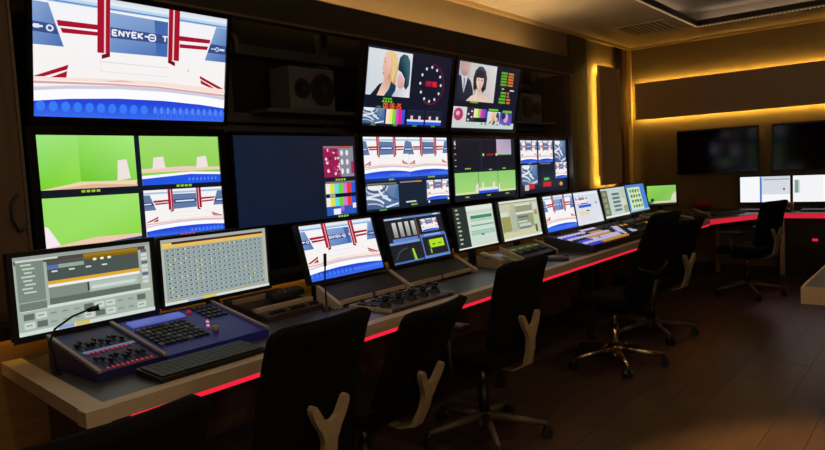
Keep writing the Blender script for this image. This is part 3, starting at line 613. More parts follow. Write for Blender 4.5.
# supports: end panel, trestle frames, cabinets under the far side
MB().prism([(2.40, 0), (2.9, 0), (2.9, .70), (2.20, .70)], 'x', 1.12, 1.16).build('end_panel', M_dkwood, desk)
for x in (2.3, 3.7, 5.1, 6.5, 7.6):
    m = MB(); m.box(x-.025, x+.025, 2.30, 2.36, 0, .70); m.box(x-.025, x+.025, 2.85, 2.91, 0, .70); m.box(x-.02, x+.02, 2.36, 2.85, .10, .15)
    m.tube([(x, 2.33, .62), (x+.35, 2.60, .30)], .018, 6, False); m.tube([(x, 2.33, .30), (x+.35, 2.60, .62)], .018, 6, False)
    m.build('trestle', M_dkwood, desk)
for x in (1.2, 2.5, 3.8, 5.1, 6.4): B(x, x+1.29, 2.93, 2.95, .04, .70).build('modesty_panel', M_brown, desk)
for k, y in enumerate((1.66, .93, .2, -.53)):
    B(9.0, 9.5, y-.70, y, .0, .70).build('pedestal', M_dkwood, desk)
B(8.93, 8.999, 1.59, 1.64, 0, .70).build('pedestal_post', M_pale, desk)
B(8.95, 9.0, 2.33, 2.37, 0, .70).build('pedestal_post', M_pale, desk)
B(8.985, 8.999, 1.255, 1.315, .405, .437, .006).build('red_indicator', M_ledfar, desk)

# ================================================================ DESK MONITORS
def desk_monitor(x0, x1, y, z0, z1, tilt, painter, label, bz=.014, stand=True, rotz=0, housing=.03):
    w = x1-x0; h = z1-z0
    t = thing('desk_monitor', label, 'monitor', ((x0+x1)/2, y, z0), (math.radians(-tilt), 0, rotz), 'monitors on the control desk')
    B(-w/2-bz+.002, w/2+bz-.002, 0, housing, -bz+.002, h+bz-.002).build('housing', M_plas, t)
    frame_mb(w, h, bz, -.010, -.0001, bz*1.3).build('bezel', M_plas, t)
    picture('screen', painter, w, h, t, -.0015)
    if stand:
        c, s_ = math.cos(math.radians(tilt)), math.sin(math.radians(tilt))
        # foot on the desk in world space, written in the tilted frame of the monitor
        R = Matrix.Rotation(math.radians(tilt), 4, 'X')
        zz = ZD-z0
        m = MB().box(-.03, .03, .05, .08, zz+.012, h*.45, 0, R); m.box(-.03, .03, housing-.005, .08, h*.3, h*.42, 0, R); m.build('stand_neck', M_plas, t)
        MB().box(-.11, .11, .03, .17, zz+.0005, zz+.014, .004, R).build('stand_foot', M_plas, t)
    return t
desk_monitor(1.007, 1.575, 2.82, .888, 1.198, 0, s_dimmer, 'lighting software screen behind the blue console, leftmost on the desk', .02)
desk_monitor(1.622, 2.222, 2.815, .895, 1.198, 0, s_grid, 'desk monitor showing a grey grid of small cells under a yellow header')
desk_monitor(2.425, 3.012, 2.708, .882, 1.195, 15.5, s_set, 'tilted desk monitor showing the white and red studio set, behind the gooseneck microphone', stand=False)
desk_monitor(3.115, 3.715, 2.708, .876, 1.178, 15, s_audio, 'tilted desk monitor with dark meters and a lime green box', stand=False)
desk_monitor(3.80, 4.318, 2.70, .885, 1.185, 9, s_list, 'desk monitor with a dark side column and pale green list')
desk_monitor(4.355, 4.96, 2.67, .885, 1.19, 8.5, s_olive, 'desk monitor with olive grey control windows above the telephone')
desk_monitor(5.00, 5.56, 2.64, .89, 1.19, 9, s_set, 'smaller desk monitor of the studio set beside the video switcher')
desk_monitor(5.60, 6.20, 2.66, .885, 1.19, 13, s_doc, 'white document screen directly behind the video switcher')
desk_monitor(6.38, 7.02, 2.72, .885, 1.185, 12, s_olive2, 'desk monitor of grey green forms between the white document and blue icon screens')
desk_monitor(7.10, 7.74, 2.77, .885, 1.19, 13, s_icons, 'blue desk monitor with rows of green icons, last along the video wall')
k = desk_monitor(8.26, 8.62, 2.86, .885, 1.125, 4, s_greensmall, 'small green screen standing alone in the desk corner', .016, rotz=math.radians(-52))
for (cy, w, pt, lb) in ((1.872, .565, s_office, 'bright office monitor with a blue column on the right-hand desk'), (1.27, .58, s_office2, 'bright white monitor cut off by the right edge of the picture')):
    t = thing('desk_monitor', lb, 'monitor', (9.3, cy, .85), (0, 0, -math.pi/2), 'monitors on the control desk')
    B(-w/2-.014, w/2+.014, 0, .03, -.014, .334).build('housing', M_plas, t); frame_mb(w, .32, .016, -.010, -.0001).build('bezel', M_plas, t); picture('screen', pt, w, .32, t, -.0015)
    B(-.03, .03, .031, .055, -.086, .15).build('stand_neck', M_plas, t); B(-.11, .11, -.04, .10, -.0995, -.087, .003).build('stand_foot', M_plas, t)

# ================================================================ DESK EQUIPMENT
# ---- blue lighting console: fader wing and main desk
def slope_box(m, x0, x1, y0, y1, zf0, zf1, zb0, zb1):
    return m.prism([(y0, zf0), (y1, zb0), (y1, zb1), (y0, zf1)], 'x', x0, x1)
con = thing('lighting_console', 'blue lighting control console with fader bank, keypad and violet strip display', 'console', (1.10, 2.40, ZD))
SL = math.atan2(.085, .42)
def on_slope(u, v): return (u, v*math.cos(SL), .035+v*math.sin(SL))
RS = Matrix.Translation((0, 0, .035)) @ Matrix.Rotation(SL, 4, 'X')
def sbox(x0, x1, v0, v1, h0, h1, bev=0): return MB().box(x0, x1, v0, v1, h0, h1, bev, RS)
MB().prism([(0, .0005), (.395, .0005), (.395, .114), (.0, .033)], 'x', .0, .272).build('fader_wing', M_blued, con)
MB().prism([(-.01, .0005), (.40, .0005), (.40, .117), (-.01, .033)], 'x', .2725, .771).build('main_body', M_blue, con)
for x in (.0, .258, .757):
    MB().prism([(-.012, .0335), (.405, .119), (.405, .130), (-.012, .0445)], 'x', x, x+.014).build('side_rail', mat('cheek_pale', (150, 138, 140), .4), con)
for r in range(2):
    for i in range(10):
        x = .045+i*.019; v = .25-r*.17+.02*math.sin(i*1.9+r)
        sbox(x+.003, x+.005, .19-r*.16, .29-r*.16, 0, .0015).build('fader_slot', M_black, con)
        sbox(x, x+.010, v, v+.022, .0016, .013, .002).build('fader_cap', M_key, con)
        b = sbox(x+.001, x+.009, .165-r*.155, .176-r*.155, 0, .004); b.build('bump_button', M_rednub, con)
sbox(.04, .245, .180, .196, 0, .003).build('wing_display', M_lcdc, con)
sbox(.31, .56, .315, .372, 0, .010).build('strip_display', M_lcdb, con)
for r in range(6):
    for i in range(9):
        sbox(.30+i*.026, .32+i*.026, .08+r*.036, .106+r*.036, 0, .009, .002).build('console_key', M_key if (i+r) % 5 else M_keyg, con)
for r in range(4):
    for i in range(4): sbox(.63+i*.028, .65+i*.028, .24+r*.04, .265+r*.04, 0, .008).build('console_key', M_key, con)
for i in range(5): sbox(.56+i*.012, .57+i*.012, .14+i*.02, .152+i*.02, 0, .006).build('indicator_key', M_bw if i % 2 else M_rednub, con)
MB().tube([on_slope(.57, .10), Vector(on_slope(.57, .10))+Vector((0, -.004, .022))], .014, 12).build('encoder_knob', M_cream, con)
MB().tube([on_slope(.60, .35), Vector(on_slope(.60, .35))+Vector((0, 0, .012))], .01, 10).build('red_key', M_rednub, con)
# ---- gooseneck work lamp on the console
g = thing('gooseneck_lamp', 'thin black gooseneck lamp bent over the blue console', 'lamp', (1.085, 2.66, ZD+.07))
MB().tube([(-.015, .0, -.0695), (-.02, .0, .0), (-.035, -.01, .06), (-.02, -.03, .11), (.035, -.06, .15), (.085, -.085, .168)], .0042, 8).build('neck', M_plas, g)
MB().tube([(.08, -.083, .166), (.12, -.10, .172)], [.008, .012], 10).build('lamp_head', M_plas, g)
MB().cyl((-.015, 0, -.065), .016, .009, 12).build('base', M_plas, g)
# ---- keyboards
def keyboard(name, loc, rotz, w, d, label, rows=5, cols=15, group='keyboards on the control desk'):
    t = thing(name, label, 'keyboard', loc, (0, 0, rotz), group)
    MB().prism([(0, .0005), (d, .0005), (d, .026), (0, .014)], 'x', -w/2, w/2).build('tray', M_plas, t)
    s = math.atan2(.012, d); Mx = Matrix.Translation((0, 0, .014)) @ Matrix.Rotation(s, 4, 'X'); cw = (w-.02)/cols; rh = (d-.025)/rows
    first = None
    for r in range(rows):
        for i in range(cols):
            if r == 0 and 4 <= i <= 8:
                if i == 4: MB().box(-w/2+.01+4*cw, -w/2+.01+9*cw-.003, .012, .012+rh-.003, 0, .007, 0, Mx).build('key', M_key, t)
                continue
            if first is None:
                first = MB().box(0, cw-.003, 0, rh-.003, 0, .007, 0, Matrix.Rotation(s, 4, 'X')).build('key', M_plas2, t); o = first
            else: o = bpy.data.objects.new('key', first.data); COL.objects.link(o); o.parent = t
            o.location = Mx @ Vector((-w/2+.01+i*cw, .012+r*rh, 0))
    return t
keyboard('keyboard', (1.455, 2.175, ZD+.0012), 0, .47, .175, 'black keyboard in front of the blue lighting console', cols=18)
# ---- low turret panels in front of the desk monitors
M_tur = mat('turret_black', (9, 9, 11), .45, spec=.3)
tu = thing('desk_turret', 'low sloped desk turret with pale wood rails left of the gooseneck microphone', 'turret', (0, 0, ZD))
MB().prism([(2.62, .0005), (2.98, .0005), (2.98, .085), (2.62, .022)], 'x', 2.05, 2.425).build('body', mat('turret_brown', (58, 46, 40), .5), tu)
for (y, z, w) in ((2.70, .040, .035), (2.87, .070, .03)): B(2.05, 2.425, y, y+w, z-.005, z+.016).build('wood_rail', M_pale, tu)
for i in range(11): B(2.06+i*.033, 2.084+i*.033, 2.645, 2.672, .025, .038).build('button', M_key if i % 4 else M_keyg, tu)
t2 = thing('desk_turret', 'black sloped turret panels with pale wood rails under the studio set monitor', 'turret', (0, 0, ZD))
B(2.48, 3.735, 2.695, 2.77, .0005, .104).build('rest_shelf', M_tur, t2)
for x0, x1 in ((2.475, 3.04), (3.075, 3.735)):
    MB().prism([(2.56, .0005), (2.69, .0005), (2.69, .10), (2.56, .03)], 'x', x0, x1).build('panel', M_tur, t2)
    for k in range(2): B(x0+.01+k*(x1-x0)/2, x0+(k+1)*(x1-x0)/2-.02, 2.545, 2.5595, .012, .034).build('wood_rail', M_pale, t2)
for x in (2.445, 3.045, 3.74): MB().prism([(2.52, .0005), (2.694, .0005), (2.694, .112), (2.52, .022)], 'x', x, x+.026).build('wood_divider', M_pale, t2)
# ---- intercom speaker block, microphone, pen
r_ = thing('intercom_unit', 'rounded black handset lying on the turret beside the grid monitor', 'handset', (2.32, 2.80, ZD+.078), (math.radians(10), 0, math.radians(3)))
B(-.115, .115, -.035, .035, -.012, .028, .012).build('body', M_plas2, r_); [MB().cyl((-.06+k*.04, -.01, .03), .009, .008, 10).build('button', M_keyg, r_) for k in range(3)]
mc = thing('gooseneck_microphone', 'slim upright black gooseneck microphone in front of the studio set monitor', 'microphone', (2.385, 2.555, ZD))
MB().cyl((0, 0, .012), .026, .023, 16, 'z', .018).build('base', M_plas, mc)
MB().tube([(0, 0, .022), (.0, .0, .15), (.004, -.004, .24)], .0045, 8).build('neck', M_plas, mc)
MB().tube([(.004, -.004, .235), (.006, -.006, .30)], [.008, .009], 10).build('capsule', M_black, mc)
tag(MB().tube([(1.95, 2.72, ZD+.005), (1.985, 2.57, ZD+.005)], .0045, 8).build('pen', mat('pen_silver', (170, 160, 180), .35)), 'silver pen on the desk right of the blue console', 'pen')
# ---- camera control panels with joysticks
rc = thing('camera_control_panel', 'flat panel of camera controls with a row of black joysticks on the desk', 'control panel', (2.49, 2.195, ZD))
B(0, .53, 0, .285, .0005, .016, .003).build('plate', mat('panel_grey', (70, 64, 62), .45), rc)
m = MB(); m.box(-.008, 0, -.003, .293, .0005, .019); m.box(.53, .538, -.003, .293, .0005, .019); m.box(0, .53, .285, .293, .0005, .019); m.build('edge_rail', M_pale, rc)
for i in range(5):
    x = .055+i*.105
    MB().cyl((x, .09, .028), .034, .024, 16, 'z', .024).build('joystick', M_black, rc); jb = COL.objects[-1]
    MB().tube([(x, .09, .038), (x, .088, .068)], [.014, .018], 12).build('stick', M_plas, jb)
    MB().cyl((x, .086, .070), .020, .008, 12).build('stick_cap', M_key, jb)
    for r in range(4):
        for q in range(3): B(x-.036+q*.026, x-.018+q*.026, .135+r*.034, .157+r*.034, .0165, .024).build('button', [M_key, M_keyg, M_key, M_plas2][(q+r+i) % 4], rc)
    MB().cyl((x+.02, .27, .026), .011, .02, 10).build('knob', M_key, rc)
# ---- telephone
ph = thing('telephone', 'cream desk telephone with its handset on the left', 'telephone', (4.05, 2.52, ZD), (0, 0, math.radians(-12)))
MB().prism([(-.10, .0005), (.12, .0005), (.12, .075), (-.10, .028)], 'x', -.11, .11).build('body', M_cream, ph)
PT = Matrix.Translation((0, -.10, .028)) @ Matrix.Rotation(math.atan2(.047, .22), 4, 'X')
hs = MB().box(-.10, -.05, .01, .21, .012, .036, .01, PT); hs.box(-.105, -.045, .005, .06, .0, .03, .008, PT); hs.box(-.105, -.045, .16, .215, .0, .03, .008, PT); hs.build('handset', M_cream, ph)
for r in range(4):
    for q in range(3): MB().box(-.02+q*.036, .006+q*.036, .02+r*.03, .04+r*.03, 0, .006, 0, PT).build('button', M_keyg, ph)
MB().box(-.02, .09, .155, .195, 0, .004, 0, PT).build('display', M_lcdc, ph)
MB().tube([(-.08, -.11, .012), (-.12, -.16, .008), (-.06, -.2, .008), (.02, -.17, .008), (.03, -.11, .012)], .005, 6).build('cord', M_plas, ph)
# ---- intercom key panel
ip = thing('intercom_station', 'black sloped intercom panel with small green displays right of the telephone', 'intercom', (4.50, 2.47, ZD))
MB().prism([(-.02, .0005), (.16, .0005), (.16, .095), (-.02, .03)], 'x', -.24, .27).build('body', M_tur, ip)
IT = Matrix.Translation((0, -.02, .03)) @ Matrix.Rotation(math.atan2(.065, .18), 4, 'X')
for i in range(4):
    MB().box(-.20+i*.115, -.12+i*.115, .13, .15, 0, .004, 0, IT).build('green_display', M_lcdg, ip)
    for q in range(2): MB().box(-.20+i*.115+q*.045, -.165+i*.115+q*.045, .06, .10, 0, .01, 0, IT).build('lever_key', M_key, ip)
for x in (-.262, .272): MB().prism([(-.03, .0005), (.17, .0005), (.17, .112), (-.03, .036)], 'x', x, x+.02).build('wood_cheek', M_pale, ip)
# ---- grey handset right of it
hd = thing('handset', 'grey handset lying near the desk edge right of the third office chair', 'handset', (4.47, 2.30, ZD+.001), (0, 0, math.radians(-62)))
B(-.10, .10, -.026, .026, .0005, .028, .010).build('body', mat('handset_grey', (112, 112, 116), .4), hd); B(.055, .099, -.02, .02, .0285, .036, .003).build('ear_pad', M_black, hd)
# ---- video switcher
sw = thing('video_switcher', 'wide video switcher panel with rows of lit white, orange and blue buttons', 'switcher', (4.95, 2.225, ZD))
MB().prism([(0, .0005), (.40, .0005), (.40, .104), (0, .04)], 'x', 0, 1.45).build('body', M_tur, sw)
ST = Matrix.Translation((0, 0, .04)) @ Matrix.Rotation(math.atan2(.07, .44), 4, 'X')
mlist = [M_bw, M_bb, M_bw, M_bo, M_bw, M_bo, M_bb]
proto = {}
for r in range(8):
    for i in range(22):
        if r in (2, 5) and i % 7 == 6: continue
        sg = i//4
        if i < 13: mm = [[M_bb, M_bo, M_bo, M_bo], [M_bw, M_bw, M_bw, M_key], [M_bb, M_bw, M_bw, M_bw], [M_key, M_bo, M_bo, M_key], [M_bw, M_bw, M_bw, M_bw], [M_bb, M_key, M_bo, M_key], [M_bw, M_bw, M_key, M_key], [M_key, M_key, M_bw, M_bw]][r][sg]
        else: mm = M_bw if (i*3+r*5) % 4 < 2 and 1 <= r <= 5 and i < 18 else (M_bo if r == 5 and i > 18 else M_key)
        if mm.name not in proto: proto[mm.name] = MB().box(0, .044, 0, .032, 0, .012, 0, Matrix.Rotation(math.atan2(.07, .44), 4, 'X')).build('switch_button', mm, sw); o = proto[mm.name]
        else: o = bpy.data.objects.new('switch_button', proto[mm.name].data); COL.objects.link(o); o.parent = sw
        o.location = ST @ Vector((.05+i*.062, .03+r*.045, 0))
MB().box(1.37, 1.43, .12, .30, .0, .02, .004, ST).build('fader_slot', M_black, sw)
MB().tube([ST @ Vector((1.38, .2, .02)), ST @ Vector((1.38, .2, .07)), ST @ Vector((1.43, .2, .07))], .011, 8).build('t_bar', M_keyg, sw)
for x in (-.022, 1.452): MB().prism([(-.01, .0005), (.41, .0005), (.41, .122), (-.01, .05)], 'x', x, x+.02).build('side_cheek', M_plas2, sw)
t3 = thing('desk_turret', 'black control panels with pale wood dividers right of the video switcher', 'turret', (6.5, 2.28, ZD))
for k in range(2):
    MB().prism([(0, .0005), (.34, .0005), (.34, .10), (0, .03)], 'x', k*.62, k*.62+.56).build('panel', M_tur, t3)
    T = Matrix.Translation((k*.62, 0, .03)) @ Matrix.Rotation(math.atan2(.07, .34), 4, 'X')
    for r in range(3):
        for i in range(8): MB().box(.04+i*.06, .08+i*.06, .06+r*.09, .09+r*.09, 0, .01, 0, T).build('button', M_bo if r == 1 and i > 2 and k == 0 else (M_bw if r == 2 and k == 1 and i < 3 else M_key), t3)
    MB().prism([(-.01, .0005), (.36, .0005), (.36, .125), (-.01, .042)], 'x', k*.62+.575, k*.62+.605).build('wood_divider', M_pale, t3)
# ---- things on the far desk
keyboard('keyboard', (9.0, 1.90, ZD), -math.pi/2, .44, .15, 'black keyboard in front of the bright office monitor', cols=12, rows=4)
keyboard('keyboard', (9.0, 1.22, ZD), -math.pi/2, .44, .15, 'black keyboard at the right edge of the far desk', cols=12, rows=4)
ms = thing('computer_mouse', 'black computer mouse between the two far keyboards', 'mouse', (9.02, 1.57, ZD), (0, 0, -math.pi/2))
MB().tube([(0, -.045, .012), (0, -.03, .017), (0, .02, .018), (0, .05, .011)], [.012, .024, .026, .012], 12).build('shell', M_plas, ms); MB().cyl((0, .03, .034), .008, .006, 10, 'x').build('wheel', M_keyg, ms)
cb = thing('coffee_box', 'small brown boxes between the bright far monitors', 'box', (9.17, 1.575, ZD)); B(-.03, .03, -.04, .04, .0005, .09, .003).build('carton', mat('carton_brown', (150, 104, 70), .7), cb); B(-.03, .03, -.04, .04, .0905, .10).build('lid', mat('lid_tan', (186, 150, 110), .7), cb)
tag(B(8.74, 8.86, 2.40, 2.62, ZD, ZD+.004).build('paper_sheet', mat('paper_blue', (150, 190, 214), .7)), 'pale blue sheet of paper on the desk corner', 'paper')
rb = thing('red_desk_box', 'small red plastic box at the back of the desk corner', 'box', (9.30, 2.62, ZD), (0, 0, math.radians(-60))); B(-.10, .10, -.04, .04, .0005, .06, .008).build('base', M_plas, rb); B(-.10, .10, -.04, .04, .0605, .125, .008).build('lid', mat('red_lid', (196, 26, 34), .4), rb)  # lid is one even red
for (x, y, w, rz, lb) in ((8.16, 2.44, .36, -.5, 'pale wood console block leaning on the desk corner'), (7.90, 2.72, .24, -.3, 'pale wood and black control box nearest the small green screen')):
    q = thing('control_box', lb, 'control box', (x, y, ZD), (0, 0, rz))
    MB().prism([(-.10, .0005), (.12, .0005), (.12, .075), (-.10, .025)], 'x', -w/2, w/2).build('body', M_tur, q)
    for xx in (-w/2-.02, w/2): MB().prism([(-.11, .0005), (.13, .0005), (.13, .09), (-.11, .03)], 'x', xx, xx+.02).build('wood_cheek', M_pale, q)
    T = Matrix.Translation((0, -.10, .025)) @ Matrix.Rotation(math.atan2(.05, .22), 4, 'X')
    for i in range(6): MB().box(-w/2+.02+i*(w-.04)/6, -w/2+.02+(i+.7)*(w-.04)/6, .08, .12, 0, .01, 0, T).build('button', M_keyg if i % 2 else M_key, q)
lp = thing('keyboard', 'wide black keyboard across the chamfered desk corner', 'keyboard', (8.62, 2.12, ZD), (0, 0, math.radians(-24)))
B(-.26, .26, -.02, .15, .0005, .02, .004).build('tray', M_plas, lp)
for r in range(4):
    for i in range(12): B(-.245+i*.041, -.21+i*.041, -.005+r*.036, .024+r*.036, .0205, .027).build('key', M_plas2, lp)

# ================================================================ SECOND DESK, right edge of the picture
sd = thing('rear_desk', 'pale edged table corner at the right edge of the picture', 'desk', (3.95, .63, 0))
B(.012, 3.4, -.9, -.012, .66, .749).build('worktop', M_desk, sd)
m = MB(); m.box(0, .0118, -.9, 0, .66, .75); m.box(.0118, 3.4, -.0118, 0, .66, .75); m.build('wood_border', M_pale, sd)
B(.25, .29, -.85, -.10, 0, .66).build('leg_panel', M_dkwood, sd); B(3.1, 3.14, -.85, -.10, 0, .66).build('leg_panel', M_dkwood, sd); B(.29, 3.1, -.5, -.47, .2, .66).build('modesty_panel', M_dkwood, sd)

# ================================================================ CHAIRS
def shell(W, H, depth, lean, th, zc=0, nx=10, nz=12, rc=.07, taper=.0, wrap=.05):
    """curved padded panel standing on z=zc; front (+y) and rear skins and a rim"""
    def pt(i, k, side):
        u = -1+2*i/nx; v = k/nz
        # rounded rectangle: pull the corners in
        hw = W/2*(1-taper*v)
        z = v*H; x = u*hw
        ex = max(0, abs(x)-(hw-rc)); 
        for (lim, sg) in ((H-rc, 1), (rc, -1)):
            ez = (z-lim)*sg
            if ez > 0 and ex > 0:
                l = max(ex, ez); s_ = l/math.hypot(ex, ez)
                x = math.copysign(hw-rc+ex*s_, x); z = lim+sg*ez*s_
        edge = min(1, min((hw-abs(x))/.025, z/.025+.001, (H-z)/.025+.001)); edge = max(0, edge)
        t = th*(.35+.65*math.sqrt(edge))
        yb = -lean*(z/H) - depth*math.sin(math.pi*min(1, z/H*.9))*-.6 + wrap*(x/hw)**2*.6
        return (x, yb+(t/2 if side else -t/2), zc+z)
    v = []; f = []
    for side in (0, 1):
        for k in range(nz+1):
            for i in range(nx+1): v.append(pt(i, k, side))
    N = (nx+1)*(nz+1); I = lambda s_, k, i: s_*N+k*(nx+1)+i
    for k in range(nz):
        for i in range(nx):
            f.append((I(0, k, i), I(0, k, i+1), I(0, k+1, i+1), I(0, k+1, i))); f.append((I(1, k, i), I(1, k+1, i), I(1, k+1, i+1), I(1, k, i+1)))
    for k in range(nz):
        f.append((I(0, k, 0), I(0, k+1, 0), I(1, k+1, 0), I(1, k, 0))); f.append((I(0, k, nx), I(1, k, nx), I(1, k+1, nx), I(0, k+1, nx)))
    for i in range(nx):
        f.append((I(0, 0, i), I(1, 0, i), I(1, 0, i+1), I(0, 0, i+1))); f.append((I(0, nz, i), I(0, nz, i+1), I(1, nz, i+1), I(1, nz, i)))
    m = MB(); m.add(v, f, True); return m
def pad(W, D, th, z, nx=10, ny=10, rc=.09, wf=.0):
    """seat cushion: rounded slab with a waterfall front edge (+y)"""
    v = []; f = []
    for side in (0, 1):
        for k in range(ny+1):
            for i in range(nx+1):
                x = (-1+2*i/nx)*W/2; y = (-1+2*k/ny)*D/2; ex = max(0, abs(x)-(W/2-rc)); ey = max(0, abs(y)-(D/2-rc))
                if ex > 0 and ey > 0:
                    l = max(ex, ey); s_ = l/math.hypot(ex, ey); x = math.copysign(W/2-rc+ex*s_, x); y = math.copysign(D/2-rc+ey*s_, y)
                e = max(0, min(1, min(W/2-abs(x), D/2-abs(y))/.04)); t = th*(.4+.6*math.sqrt(e))
                zz = z - .035*max(0, (y/(D/2)-.55)/.45)**2 + .012*(x/(W/2))**2
                v.append((x, y, zz+(t/2 if side else -t/2)))
    N = (nx+1)*(ny+1); I = lambda s_, k, i: s_*N+k*(nx+1)+i
    for k in range(ny):
        for i in range(nx):
            f.append((I(0, k, i), I(0, k+1, i), I(0, k+1, i+1), I(0, k, i+1))); f.append((I(1, k, i), I(1, k, i+1), I(1, k+1, i+1), I(1, k+1, i)))
    for k in range(ny):
        f.append((I(0, k, 0), I(1, k, 0), I(1, k+1, 0), I(0, k+1, 0))); f.append((I(0, k, nx), I(0, k+1, nx), I(1, k+1, nx), I(1, k, nx)))
    for i in range(nx):
        f.append((I(0, 0, i), I(0, 0, i+1), I(1, 0, i+1), I(1, 0, i))); f.append((I(0, ny, i), I(1, ny, i), I(1, ny, i+1), I(0, ny, i+1)))
    m = MB(); m.add(v, f, True); return m
GRP = 'black office chairs along the control desk'
def make_chair(kind, baserot):
    t = thing('office_chair', 'black office chair', 'chair', group=GRP)
    RB = .335
    mb_ = M_base if kind != 'mesh' else M_chrome
    pad(.49, .47, .085, .475).build('seat', M_fab, t)
    H = .455 if kind != 'mesh' else .60
    b = shell(.47, H, .03, .10 if kind != 'mesh' else .12, .05, .53, taper=.04 if kind != 'mesh' else .22)
    b.v = [(x, y-.235, z) for x, y, z in b.v]; b.build('backrest', M_fab, t)
    # tilt mechanism, gas column
    B(-.09, .09, -.14, .10, .385, .43, .01).build('tilt_mechanism', M_plas, t)
    MB().tube([(.09, .02, .40), (.23, .03, .395)], .008, 8).build('height_lever', M_plas, t)
    MB().tube([(0, 0, .11), (0, 0, .30)], .028, 14).build('gas_column_sleeve', M_plas if kind != 'mesh' else mb_, t)
    MB().tube([(0, 0, .29), (0, 0, .39)], .016, 12).build('gas_column', M_chrome, t)
    MB().cyl((0, 0, .105), .045, .07, 16).build('base_hub', mb_, t)
    for k in range(5):
        a = baserot+k*2*math.pi/5; d = Vector((math.cos(a), math.sin(a), 0))
        MB().tube([d*.03+Vector((0, 0, .115)), d*.17+Vector((0, 0, .10)), d*RB+Vector((0, 0, .078))], [.026, .021, .014], 10).build('base_arm', mb_, t); arm_ = COL.objects[-1]
        w = MB(); n = Vector((-d.y, d.x, 0))
        for s_ in (-1, 1): w.tube([d*RB+n*.010*s_+Vector((0, 0, .028)), d*RB+n*.028*s_+Vector((0, 0, .028))], .028, 14, False)
        w.tube([d*RB+Vector((0, 0, .03)), d*RB+Vector((0, 0, .075))], .010, 8); w.build('caster', M_plas, arm_)
    if kind != 'mesh':
        # Y-shaped support behind the backrest
        def ribbon(path, ws, th=.022):
            m = MB(); v = []; f = []
            for (x, y, z), w in zip(path, ws):
                v += [(x-w/2, y, z), (x+w/2, y, z), (x+w/2, y-th, z), (x-w/2, y-th, z)]
            for i in range(len(path)-1):
                for k in range(4): f.append((i*4+k, i*4+(k+1) % 4, i*4+4+(k+1) % 4, i*4+4+k))
            f.append((3, 2, 1, 0)); n = 4*len(path)-4; f.append((n, n+1, n+2, n+3)); m.add(v, f); return m
        yk = MB(); st = ribbon([(0, -.10, .395), (0, -.20, .40), (0, -.275, .44), (0, -.295, .52), (0, -.30, .57), (0, -.302, .60)], [.060, .062, .062, .060, .060, .068])
        yk.add(st.v, st.f)
        # fork: flat plate with two rounded prongs
        half = [(.034, .585), (.044, .612), (.070, .652), (.084, .684), (.086, .700), (.078, .710), (.064, .706), (.048, .680), (.030, .652), (.010, .640)]
        outl = half + [(-x, z) for x, z in reversed(half)]
        yk.prism(outl, 'y', -.325, -.300)
        y = yk
        y.build('back_yoke', M_yoke, t)
        for s_ in (-1, 1) if kind == 'arms' else ():
            a = MB().tube([(.20*s_, .0, .42), (.275*s_, -.005, .425), (.285*s_, -.005, .48), (.285*s_, -.005, .655)], .014, 8).build('arm_post', M_plas, t)
            B(.285*s_-.038, .285*s_+.038, -.12, .11, .655, .685, .012).build('arm_pad', M_plas, a)
    else:
        MB().tube([(0, -.10, .40), (0, -.24, .42), (0, -.285, .50), (0, -.30, .66)], [.03, .03, .026, .02], 10).build('back_stem', M_plas, t)
        MB().tube([(-.19, -.262, .75), (-.1, -.288, .72), (0, -.296, .70), (.1, -.288, .72), (.19, -.262, .75)], .012, 8).build('back_brace', M_plas, t)
    return t
c_plain = make_chair('yoke', .3); c_arms = make_chair('arms', .19); c_mesh = make_chair('mesh', .16)
def put(o, x, y, yaw, recline, label, base=0, sz=1.):
    o.scale = (1, 1, sz)
    o.location = (x, y, 0); o.rotation_euler = (0, 0, math.radians(yaw)); o['label'] = label
    piv = Matrix.Translation((0, -.2, .45)); M = piv @ Matrix.Rotation(math.radians(recline), 4, 'X') @ piv.inverted()
    for ch in o.children:
        if ch.name.split('.')[0] in ('backrest', 'back_yoke', 'back_brace', 'back_stem'): ch.matrix_local = M
        if base and ch.name.split('.')[0] == 'base_arm': ch.rotation_euler = (0, 0, math.radians(base))
put(c_plain, 1.475, 1.93, 1, 3.5, 'black office chair with a beige Y-shaped back support in front of the blue console', 0, 1.02)
put(copy_tree(c_plain), .645, 1.665, 0, 3, 'nearest black chair back at the lower left corner, only its top showing')
put(copy_tree(c_plain), 2.04, 2.0, 6, 13, 'black reclined chair with a Y-shaped support in front of the joystick panel', 36, .985)
put(c_arms, 2.965, 1.985, -2, -1, 'black chair with armrests and a Y-shaped support near the telephone')
put(c_mesh, 4.56, 1.90, -9, 8, 'black high-backed chair on a shiny chrome star base in front of the video switcher')
put(copy_tree(c_plain), 5.48, 1.96, -10, 5, 'black chair half hidden behind the chrome based chair')
put(copy_tree(c_arms), 7.54, 1.69, -18, 0, 'black chair standing alone at the right-hand desk before the bright monitors')

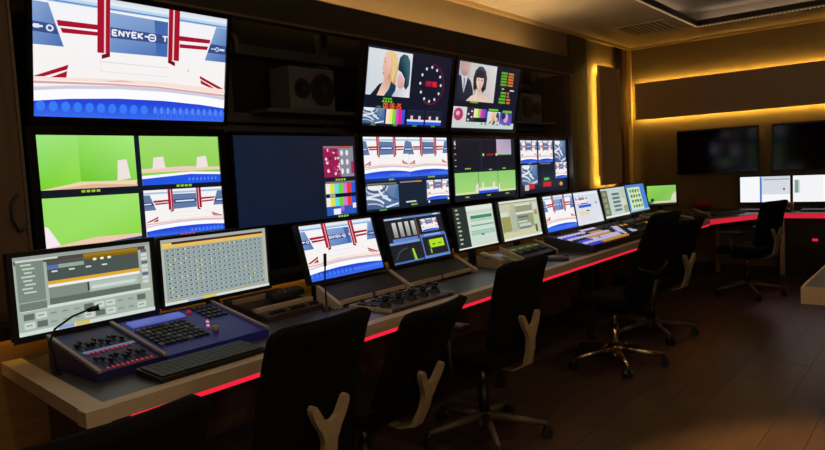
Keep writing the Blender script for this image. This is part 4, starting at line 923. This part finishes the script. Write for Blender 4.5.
# ================================================================ ADDED LAMPS, OUT OF VIEW
def downlight(x, y, energy, color, size, blend, label, z=ZC):  # invented out-of-view ceiling spot that supplies extra room light
    t = thing('added_downlight', label, 'downlight', (x, y, z))
    MB().cyl((0, 0, -.006), .07, .010, 24).build('rim', M_trimmetal, t)
    l = lamp('SPOT', 'added_spot', (0, 0, -.02), energy, color, spot_size=math.radians(size), spot_blend=blend, shadow_soft_size=.04); l.parent = t
    return t
WARM = (1.0, .70, .42)
downlight(2.95, -.1, 800, (1.0, .50, .16), 49, .4, 'unseen amber ceiling spot added for the warm patch on the floor', ZC+TD-.001)  # source made up for the amber patch on the floor
downlight(.2, -2.3, 300, WARM, 130, 1., 'unseen ceiling spot added as fill behind the camera')
for k, (x, y) in enumerate(((.6, .9), (2.6, .7), (4.8, .6))):
    downlight(x, y, 36, WARM, 150, 1., ['unseen ceiling spot added as fill above the nearest chair', 'unseen ceiling spot added as fill above the middle of the room', 'unseen ceiling spot added as fill above the second desk'][k], ZC if x < 2 else ZC+TD-.001)

def pendant(x, y, energy, label):  # invented globe behind the camera, there only to lift the dark areas
    t = thing('added_pendant', label, 'lamp', (x, y, 2.45))
    MB().tube([(0, 0, .11), (0, 0, ZC-2.45-.001)], .005, 6).build('cord', M_plas, t)
    g = MB(); pr = [(.004, -.10), (.05, -.087), (.087, -.05), (.10, 0), (.087, .05), (.05, .087), (.02, .105)]
    vs_ = [(r*math.cos(a), r*math.sin(a), z) for r, z in pr for a in [k*math.pi/8 for k in range(16)]]
    g.add(vs_, [(i*16+k, i*16+(k+1) % 16, (i+1)*16+(k+1) % 16, (i+1)*16+k) for i in range(len(pr)-1) for k in range(16)], True)
    g.build('globe', mat('globe_lit', (240, 225, 200), .4, emit=(1, .78, .55), es=energy), t)
    MB().cyl((0, 0, .112), .025, .02, 12).build('cap', M_plas, t)
pendant(-1.3, -1.2, 85., 'unseen globe lamp added as room fill behind the camera on the left')
pendant(.9, -2.4, 85., 'unseen globe lamp added as room fill behind the camera on the right')
cb_ = thing('power_cable', 'thin black cable looped beside the four-way wall monitor', 'cable', (1.17, 3.14, 1.30))
MB().tube([(.0, 0, .14), (-.03, -.015, .10), (-.035, -.02, .03), (-.01, -.015, -.02), (.03, 0, .0)], .006, 6).build('loop', M_plas, cb_)
